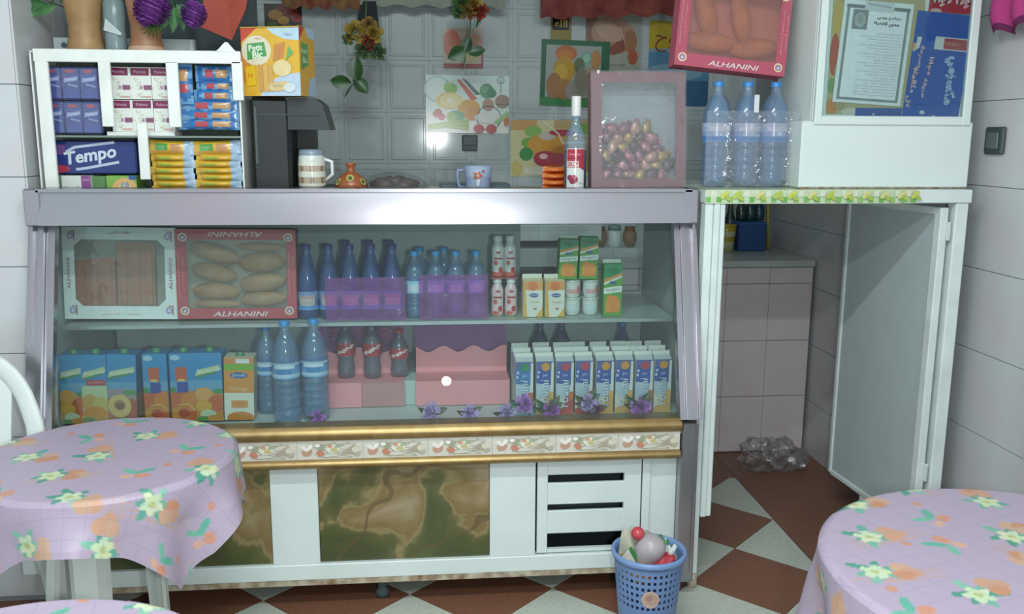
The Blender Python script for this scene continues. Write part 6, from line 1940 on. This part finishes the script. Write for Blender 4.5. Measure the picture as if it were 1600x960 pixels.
# crumpled clear plastic on the passage floor
p0 = at(1203, 738, Z=0.0)
t = thing('plastic_bag', 'crumpled clear plastic bag lying on the brown tiles of the passage', 'plastic bag', (p0.x, p0.y + .02, 0))
for q, (dx, rx, rz_, dy) in enumerate(((-.05, .095, .11, 0), (.065, .095, .10, .02), (.14, .06, .06, .03))):
    b = MB(); b.ball((dx, dy, rz_ * .72), (rx, .07, rz_ * .75), 22, 14, jit=.35, seed=q + 3)
    W_ = []
    for x, y, z in b.v:
        n_ = noise.noise(Vector((x * 22, y * 22, z * 22 + q))); m_ = abs(noise.noise(Vector((x * 45 + 3, y * 45, z * 45))))
        k_ = 1 + .30 * n_ - .22 * m_ + .05 * sin(x * 900 + z * 1300)
        W_.append((dx + (x - dx) * k_, dy + (y - dy) * k_, max(.002, z * (1 + .2 * n_))))
    b.v = W_; b.sm = [False] * len(b.sm)
    obj('bag_bulge', b, 'bag_film', t)

# waste bin and its rubbish
p0 = at(1014, 857, Z=.3)
RB, H_ = .105, .30
wb_ = thing('waste_basket', 'blue openwork plastic waste basket in front of the vent door', 'waste basket', (p0.x, p0.y, 0))
BL = mat('basket_blue', '6a86b4', .4, var=.05)
def rz(z): return .076 + (RB - .076) * z / H_
b = MB(); N_, M_ = 72, 26
def bp(i, k, inner=0):
    a = 2 * pi * i / N_; z = .012 + (H_ - .03) * k / M_; r = rz(z) - inner
    return (r * cos(a), r * sin(a), z)
for k in range(M_):
    for i in range(N_):
        hole = (k % 2 == 1 and i % 2 == 1 and M_ * .45 <= k <= M_ - 2)
        if hole:
            for s in (0, .0025):
                pass
            for (d0, d1) in (((i, k), (i + 1, k)), ((i + 1, k), (i + 1, k + 1)), ((i + 1, k + 1), (i, k + 1)), ((i, k + 1), (i, k))):
                b.face([bp(*d0), bp(*d1), bp(*d1, .0025), bp(*d0, .0025)])
            continue
        b.face([bp(i, k), bp(i + 1, k), bp(i + 1, k + 1), bp(i, k + 1)])
        b.face([bp(i, k, .0025), bp(i, k + 1, .0025), bp(i + 1, k + 1, .0025), bp(i + 1, k, .0025)])
obj('basket_wall', b, BL, wb_)
obj('rim', MB().lathe([(RB - .006, H_ - .02), (RB + .002, H_ - .022), (RB + .006, H_ - .012), (RB + .005, H_ - .002), (RB, H_), (RB - .005, H_ - .003), (RB - .006, H_ - .02)], 48, cap=False), mat('rim_blue', '7492c2', .35, var=.04), wb_)
obj('floor_disc', MB().lathe([(.001, .0), (.074, .0), (.077, .013), (.001, .012)], 36, cap=False), BL, wb_)
b = MB(); P = Print(.0003)
P.ell(0, .185, .026, .028, 'c0a8a0', 20); P.ell(0, .186, .02, .021, 'b89c8c', 16); P.ell(-.004, .19, .01, .01, 'a88078', 10)
P.put(b, (0, 0, 0), FU, FV, base=2, warp=lambda u, v, e: Vector(((rz(v) + .0012 + e) * sin(u / rz(v) - .16), -(rz(v) + .0012 + e) * cos(u / rz(v) - .16), v)))
obj('sticker', b, 'print', wb_, 'round pinkish sticker')
def rub(name, label, cat, dx, dy, z): return thing(name, label, cat, (p0.x + dx, p0.y + dy, z), 0, 'rubbish in the waste basket')
t = rub('paper_bag', 'white paper bag with green edges standing at the back of the waste basket', 'paper bag', -.005, .03, .19)
b = MB()
def pb_(u, v):
    return Vector((-.075 + .14 * u, .015 * sin(u * 9 + v * 4), .02 + .135 * v + .02 * sin(u * 13) * v - .035 * u * v))
b.sheet(pb_, 14, 8, col=lambda u, v: '4c8c50' if (u > .86 and v < .75) else ('c8a468' if v < .4 and u < .4 else 'd0d0bc'))
obj('bag', b, 'print_matte', t)
t = rub('crushed_carton', 'flattened white and green carton at the left of the rubbish', 'carton', -.06, -.015, .20)
b = MB().prism([(-.04, .06), (-.004, .105), (.022, .06), (-.012, .012)], -.008, .006, 'xz', 'd0d0c4'); b.prism([(-.004, .104), (.005, .112), (.034, .062), (-.004, .006), (-.012, .012), (.022, .06)], -.009, .007, 'xz', '3f8448')
b.ball((-.018, -.009, .045), (.012, .004, .01), 8, 6, 'a8a8b4'); obj('carton', b, 'print_matte', t)
t = rub('orange_peel', 'orange crumpled wrapper low at the left of the rubbish', 'wrapper', -.035, -.035, .245)
obj('wrapper', MB().ball((0, 0, 0), (.03, .025, .026), 14, 10, jit=.8, seed=4), mat('wrap_orange', 'b8743c', .5, scale=40, color2='c89848'), t)
t = rub('red_ball', 'shiny red bottle cap ball on top of the rubbish', 'ball', -.035, 0, .348)
obj('ball', MB().ball((0, 0, 0), (.02, .02, .02), 16, 12), mat('shiny_red', 'b83444', .3, scale=40, color2='c85058'), t)
t = rub('plastic_cup', 'crushed grey translucent plastic cup in the middle of the rubbish', 'cup', .0, -.01, .255)
M = Matrix.Translation((0, 0, .045)) @ Matrix.Rotation(radians(28), 4, 'Y') @ Matrix.Rotation(radians(14), 4, 'X')
obj('cup_body', MB().lathe([(.026, -.055), (.04, -.02), (.043, .012), (.036, .034), (.02, .045), (.001, .048)], 20, cap=False, M=M), mat('cup_grey', 'a49ca0', .35, scale=14, color2='b4acb0'), t)
t = rub('red_packet', 'crumpled red packet with a white mark at the front of the rubbish', 'packet', .032, -.034, .262)
b = MB().ball((0, 0, .0), (.045, .026, .032), 18, 12, 'b03444', jit=.8, seed=9)
b.v = [(x, y, z + .35 * x) for x, y, z in b.v]
f = Print(.0003); f.rect(-.022, -.012, -.002, .012, 'c8bcbc'); f.text('CAFE', -.012, 0, w=.016, col='8c3c44'); f.put(b, (0, -.0335, 0), FU, FV)
obj('packet', b, 'print', t)
t = rub('white_tissue', 'crumpled white tissue at the right of the rubbish', 'tissue', .062, .0, .268)
b = MB().ball((0, 0, 0), (.024, .024, .034), 16, 12, jit=1.0, seed=13); obj('tissue', b, mat('tissue_white', 'c8d0cc', .8), t)
t = rub('green_wrapper', 'green crumpled wrapper between the cup and the tissue', 'wrapper', .045, .02, .285)
b = MB().ball((0, 0, 0), (.024, .014, .034), 12, 9, jit=.9, seed=17); obj('wrapper', b, mat('wrap_green', '3c7c48', .5), t)

# ------------------------------------------------------------------ tables with flowered cloths, chair
def cloth_mat():
    m, nt, b = nodes_of('table_cloth')
    N, L = nt.nodes, nt.links
    a = N.new('ShaderNodeAttribute'); a.attribute_name = 'Col'
    uv = N.new('ShaderNodeUVMap')
    sp = N.new('ShaderNodeSeparateXYZ'); L.new(uv.outputs[0], sp.inputs[0])
    fac = None
    for s in ('X', 'Y'):
        f = N.new('ShaderNodeMath'); f.operation = 'FRACT'
        d = N.new('ShaderNodeMath'); d.operation = 'DIVIDE'; d.inputs[1].default_value = .047
        L.new(sp.outputs[s], d.inputs[0]); L.new(d.outputs[0], f.inputs[0])
        lt = N.new('ShaderNodeMath'); lt.operation = 'LESS_THAN'; lt.inputs[1].default_value = .05
        L.new(f.outputs[0], lt.inputs[0])
        if fac is None: fac = lt
        else:
            mxm = N.new('ShaderNodeMath'); mxm.operation = 'MAXIMUM'
            L.new(fac.outputs[0], mxm.inputs[0]); L.new(lt.outputs[0], mxm.inputs[1]); fac = mxm
    sc = N.new('ShaderNodeMath'); sc.operation = 'MULTIPLY'; sc.inputs[1].default_value = .24
    L.new(fac.outputs[0], sc.inputs[0])
    mx = N.new('ShaderNodeMix'); mx.data_type = 'RGBA'; mx.inputs['B'].default_value = lin('6c7c98')
    L.new(sc.outputs[0], mx.inputs['Factor']); L.new(a.outputs['Color'], mx.inputs['A'])
    L.new(mx.outputs['Result'], b.inputs['Base Color'])
    b.inputs['Roughness'].default_value = .42
    MATS['table_cloth'] = m
cloth_mat()
def motif_list(seed):
    """ink shapes of the cloth in its own flat metres: (cx, cy, rx, ry, rotation, colour)"""
    rr = random.Random(seed); S = []
    K = 1.22
    def leaf(x, y, a, L, c):
        L *= K
        S.append((x + L * .5 * cos(a), y + L * .5 * sin(a), L * .55, L * .2, a, c))
    for gx_ in range(-4, 5):
        for gy_ in range(-4, 5):
            x = gx_ * .18 + (gy_ % 2) * .09 + rr.uniform(-.02, .02); y = gy_ * .128 + rr.uniform(-.02, .02)
            a = rr.uniform(-.5, .5) + (pi / 2 if (gx_ + gy_) % 3 == 0 else 0)
            ca, sa = cos(a), sin(a)
            kind = (gx_ * 2 + gy_) % 3
            def T(u, v): return x + K * (u * ca - v * sa), y + K * (u * sa + v * ca)
            if kind == 0:
                for k in range(3): S.append((*T(.02, -.026 + .012 * k), .095, .0035, a + .12, 'b09490'))
            if kind < 2:
                for da in (2.6, 3.5, 4.3, .2, 5.6, 1.3):
                    leaf(*T(-.005, .004), a + da, rr.uniform(.03, .045), rr.choice(['5c988a', '4c8c7c', '6ca490', '7cac9a']))
                for k in range(5): S.append((*T(.011 * cos(1.257 * k) - .008, .011 * sin(1.257 * k)), .0155, .010, a + 1.257 * k, rr.choice(['c4c8ac', 'b8c8a8', 'c0c8a0'])))
                S.append((*T(-.008, 0), .008, .008, 0, 'a8b078'))
                for (u, v) in ((.034, .012), (.044, -.004), (.03, -.012)): S.append((*T(u, v), .020, .017, a, rr.choice(['bc9078', 'b88468', 'bc9880'])))
            else:
                leaf(*T(0, 0), a + .6, .04, '5ca08c'); leaf(*T(0, 0), a + 2.4, .034, '68a890')
                S.append((*T(.016, -.014), .018, .014, a, 'c08870')); S.append((*T(-.012, -.016), .014, .011, a, 'c89c88'))
                S.append((*T(.05, .04), .011, .010, a, 'bc8874'))
    return S
def cloth(name, label, c, r, h, half, rot, seed, folds, fold_n, group, flare=.11):
    t = thing(name, label, 'tablecloth', (c[0], c[1], h + .002), rot, group)
    NA, NT, ND = 384, 76, 60
    V, F, UV = [], [], []
    for i in range(NA):
        ph = 2 * pi * i / NA
        rm = half / max(abs(cos(ph)), abs(sin(ph)))
        rm = min(rm, half * 1.40)
        for k in range(NT + ND + 1):
            if k <= NT:
                rho = r * k / NT; x, y, z = rho * cos(ph), rho * sin(ph), 0.0
                if k == NT: z = -.002
            else:
                q = (k - NT) / ND; d = (rm - r) * q; rho = r + d
                fl_ = folds * min(1, d / .10) * (sin(fold_n * ph + seed) + .6 * sin((fold_n * 2 + 1) * ph + 2 * seed))
                rad = r + .004 + flare * d + fl_ * d + (.006 if d > .005 else 0)
                x, y = rad * cos(ph), rad * sin(ph)
                z = -.002 - d * (.98 - abs(fl_) * .3)
            V.append((x, y, z)); UV.append((rho * cos(ph), rho * sin(ph)))
    M_ = NT + ND + 1
    for i in range(NA):
        j = (i + 1) % NA
        for k in range(M_ - 1):
            F.append((i * M_ + k, i * M_ + k + 1, j * M_ + k + 1, j * M_ + k))
    me = bpy.data.meshes.new('cloth'); me.from_pydata(V, [], F)
    import numpy as np
    U = np.array(UV)
    col = np.tile(np.array(lin('a797ab')), (len(U), 1))
    for (cx, cy, rx, ry, a, c_) in motif_list(seed):
        m = (abs(U[:, 0] - cx) < .14) & (abs(U[:, 1] - cy) < .14)
        ix = np.nonzero(m)[0]
        if not len(ix): continue
        dx, dy = U[ix, 0] - cx, U[ix, 1] - cy
        u, v = dx * cos(a) + dy * sin(a), -dx * sin(a) + dy * cos(a)
        s = (u / rx) ** 2 + (v / ry) ** 2
        col[ix[s < 1]] = lin(c_)
    at_ = me.color_attributes.new('Col', 'FLOAT_COLOR', 'POINT'); at_.data.foreach_set('color', col.astype('f').ravel())
    uvl = me.uv_layers.new(name='UVMap')
    li = np.empty(len(me.loops), dtype='i'); me.loops.foreach_get('vertex_index', li)
    uvl.data.foreach_set('uv', U[li].astype('f').ravel())
    me.polygons.foreach_set('use_smooth', [True] * len(me.polygons))
    me.update()
    obj('draped_cloth', me, 'table_cloth', t)
    return t
PLA = mat('plastic_white', 'cfd6d2', .4, var=.03)
def table(name, label, c, r, h, legs, group='round white plastic tables'):
    t = thing(name, label, 'table', (c[0], c[1], 0), 0, group)
    obj('tabletop', MB().lathe([(r - .03, h - .04), (r - .006, h - .036), (r - .002, h - .02), (r - .003, h), (.001, h)], 48, cap=True), PLA, t)
    for (x0, y0, x1, y1, w0, w1) in legs:
        b = MB()
        M = 8
        for k in range(M):
            pass
        d = Vector((x1 - x0, y1 - y0, 0)); 
        P0, P1 = Vector((x0, y0, h - .03)), Vector((x1, y1, 0))
        rad = Vector((x1, y1, 0)).normalized(); tan_ = Vector((-rad.y, rad.x, 0))
        V = []
        for (P_, w) in ((P1, w1), (P0, w0)):
            for (s, e) in ((-1, .02), (-.55, -.012), (.55, -.012), (1, .02), (.8, .03), (.45, 0), (-.45, 0), (-.8, .03)):
                V.append(P_ + tan_ * s * w / 2 - rad * e)
        F = [(i, (i + 1) % 8, 8 + (i + 1) % 8, 8 + i) for i in range(8)] + [tuple(range(7, -1, -1)), tuple(range(8, 16))]
        obj('leg', MB().add(V, F), PLA, t)
    return t
TC1, TR1 = (-.783, 2.212), .298
table('cafe_table', 'round white plastic table with a flowered cloth before the left end of the counter', TC1, TR1, .718,
      [(-.03, -.10, .0, -.19, .10, .085), (.06, .12, .05, .21, .06, .045), (-.12, .02, -.20, .03, .10, .085)])
cloth('flowered_cloth', 'lilac flowered tablecloth hanging in folds from the table before the left end of the counter', TC1, TR1 + .002, .72, .415, radians(2), 3, .16, 5, 'lilac flowered tablecloths')
TC2, TR2 = (1.13, 1.445), .386
def ring_legs(r): return [(.8 * r * cos(a), .8 * r * sin(a), r * cos(a), r * sin(a), .1, .08) for a in (pi / 4, 3 * pi / 4, 5 * pi / 4, 7 * pi / 4)]
table('cafe_table', 'round white plastic table hidden under the flowered cloth at the lower right', TC2, TR2, .718, ring_legs(.27))
cloth('flowered_cloth', 'lilac flowered tablecloth on the round table at the lower right corner', TC2, TR2 + .002, .72, .497, radians(20), 8, .12, 6, 'lilac flowered tablecloths', .04)
TC3, TR3 = (-.60, 1.17), .315
table('cafe_table', 'round white plastic table whose cloth edge shows at the bottom left corner', TC3, TR3, .718, ring_legs(.2))
cloth('flowered_cloth', 'lilac flowered tablecloth only just showing at the bottom left corner', TC3, TR3 + .002, .72, .42, radians(10), 5, .14, 5, 'lilac flowered tablecloths')

# white moulded plastic chair behind the left table
ch = thing('plastic_chair', 'white moulded plastic chair with a rounded back behind the left table', 'chair', (-1.315, 2.33, 0), radians(-4))
b = MB()
def seat(u, v, dz=0):
    x = -.25 + .5 * u; y = -.22 + .44 * v
    e = 1 - (abs(2 * u - 1)) ** 4 * .12
    return Vector((x * (1 - .1 * v), y, .42 - .018 * sin(pi * u) * sin(pi * v) - .03 * max(0, .15 - v) / .15 - dz))
b.sheet(lambda u, v: seat(u, v), 12, 12); b.sheet(lambda u, v: seat(u, v, .016), 12, 12)
obj('seat', b, PLA, ch)
arch = []
for k in range(25):
    a = pi * k / 24
    x = -.205 * cos(a) * (1.0 if abs(cos(a)) < .9 else 1.02); s = sin(a) ** .55
    z = .42 + .455 * s
    arch.append(Vector((x, .21 + .10 * (z - .42) / .45, z)))
b = MB()
n = 10
V, F = [], []
for k, p in enumerate(arch):
    t_ = (arch[min(k + 1, 24)] - arch[max(k - 1, 0)]).normalized()
    s = t_.cross(Vector((0, 1, 0))).normalized(); u = Vector((0, 1, 0))
    for i in range(n):
        a = 2 * pi * i / n
        V.append(p + s * .027 * cos(a) + u * .012 * sin(a))
for k in range(24):
    for i in range(n): F.append((k * n + i, k * n + (i + 1) % n, (k + 1) * n + (i + 1) % n, (k + 1) * n + i))
obj('back_frame', MB().add(V, F, None, True), PLA, ch)
for x in (-.11, -.055, 0, .055, .11):
    zt_ = .42 + .455 * sin(math.acos(max(-1, min(1, x / .205)))) ** .55 - .02
    obj('back_slat', MB().prism([(x - .018, .43), (x + .018, .43), (x + .016, zt_), (x - .016, zt_)], .225, .232).mesh('back_slat') if False else MB().add([Vector((x + sx * .017, .212 + dy + .10 * (z - .42) / .45, z)) for z in (.43, zt_) for dy in (0, .008) for sx in (-1, 1)], [(0, 1, 3, 2), (4, 6, 7, 5), (0, 4, 5, 1), (2, 3, 7, 6), (0, 2, 6, 4), (1, 5, 7, 3)]), PLA, ch)
for sx in (-1, 1):
    for (y0, y1) in ((-.19, -.22), (.2, .25)):
        x0, x1 = sx * .21, sx * .235
        obj('leg', MB().tube([(x0, y0, .415), (x1, y1, .002)], [.024, .02], 8), PLA, ch)
    obj('arm', MB().tube([(sx * .20, .25, .62), (sx * .25, .12, .645), (sx * .265, -.08, .64), (sx * .26, -.19, .60), (sx * .24, -.21, .42)], [.02, .022, .022, .02, .02], 8), PLA, ch) if sx < 0 else None
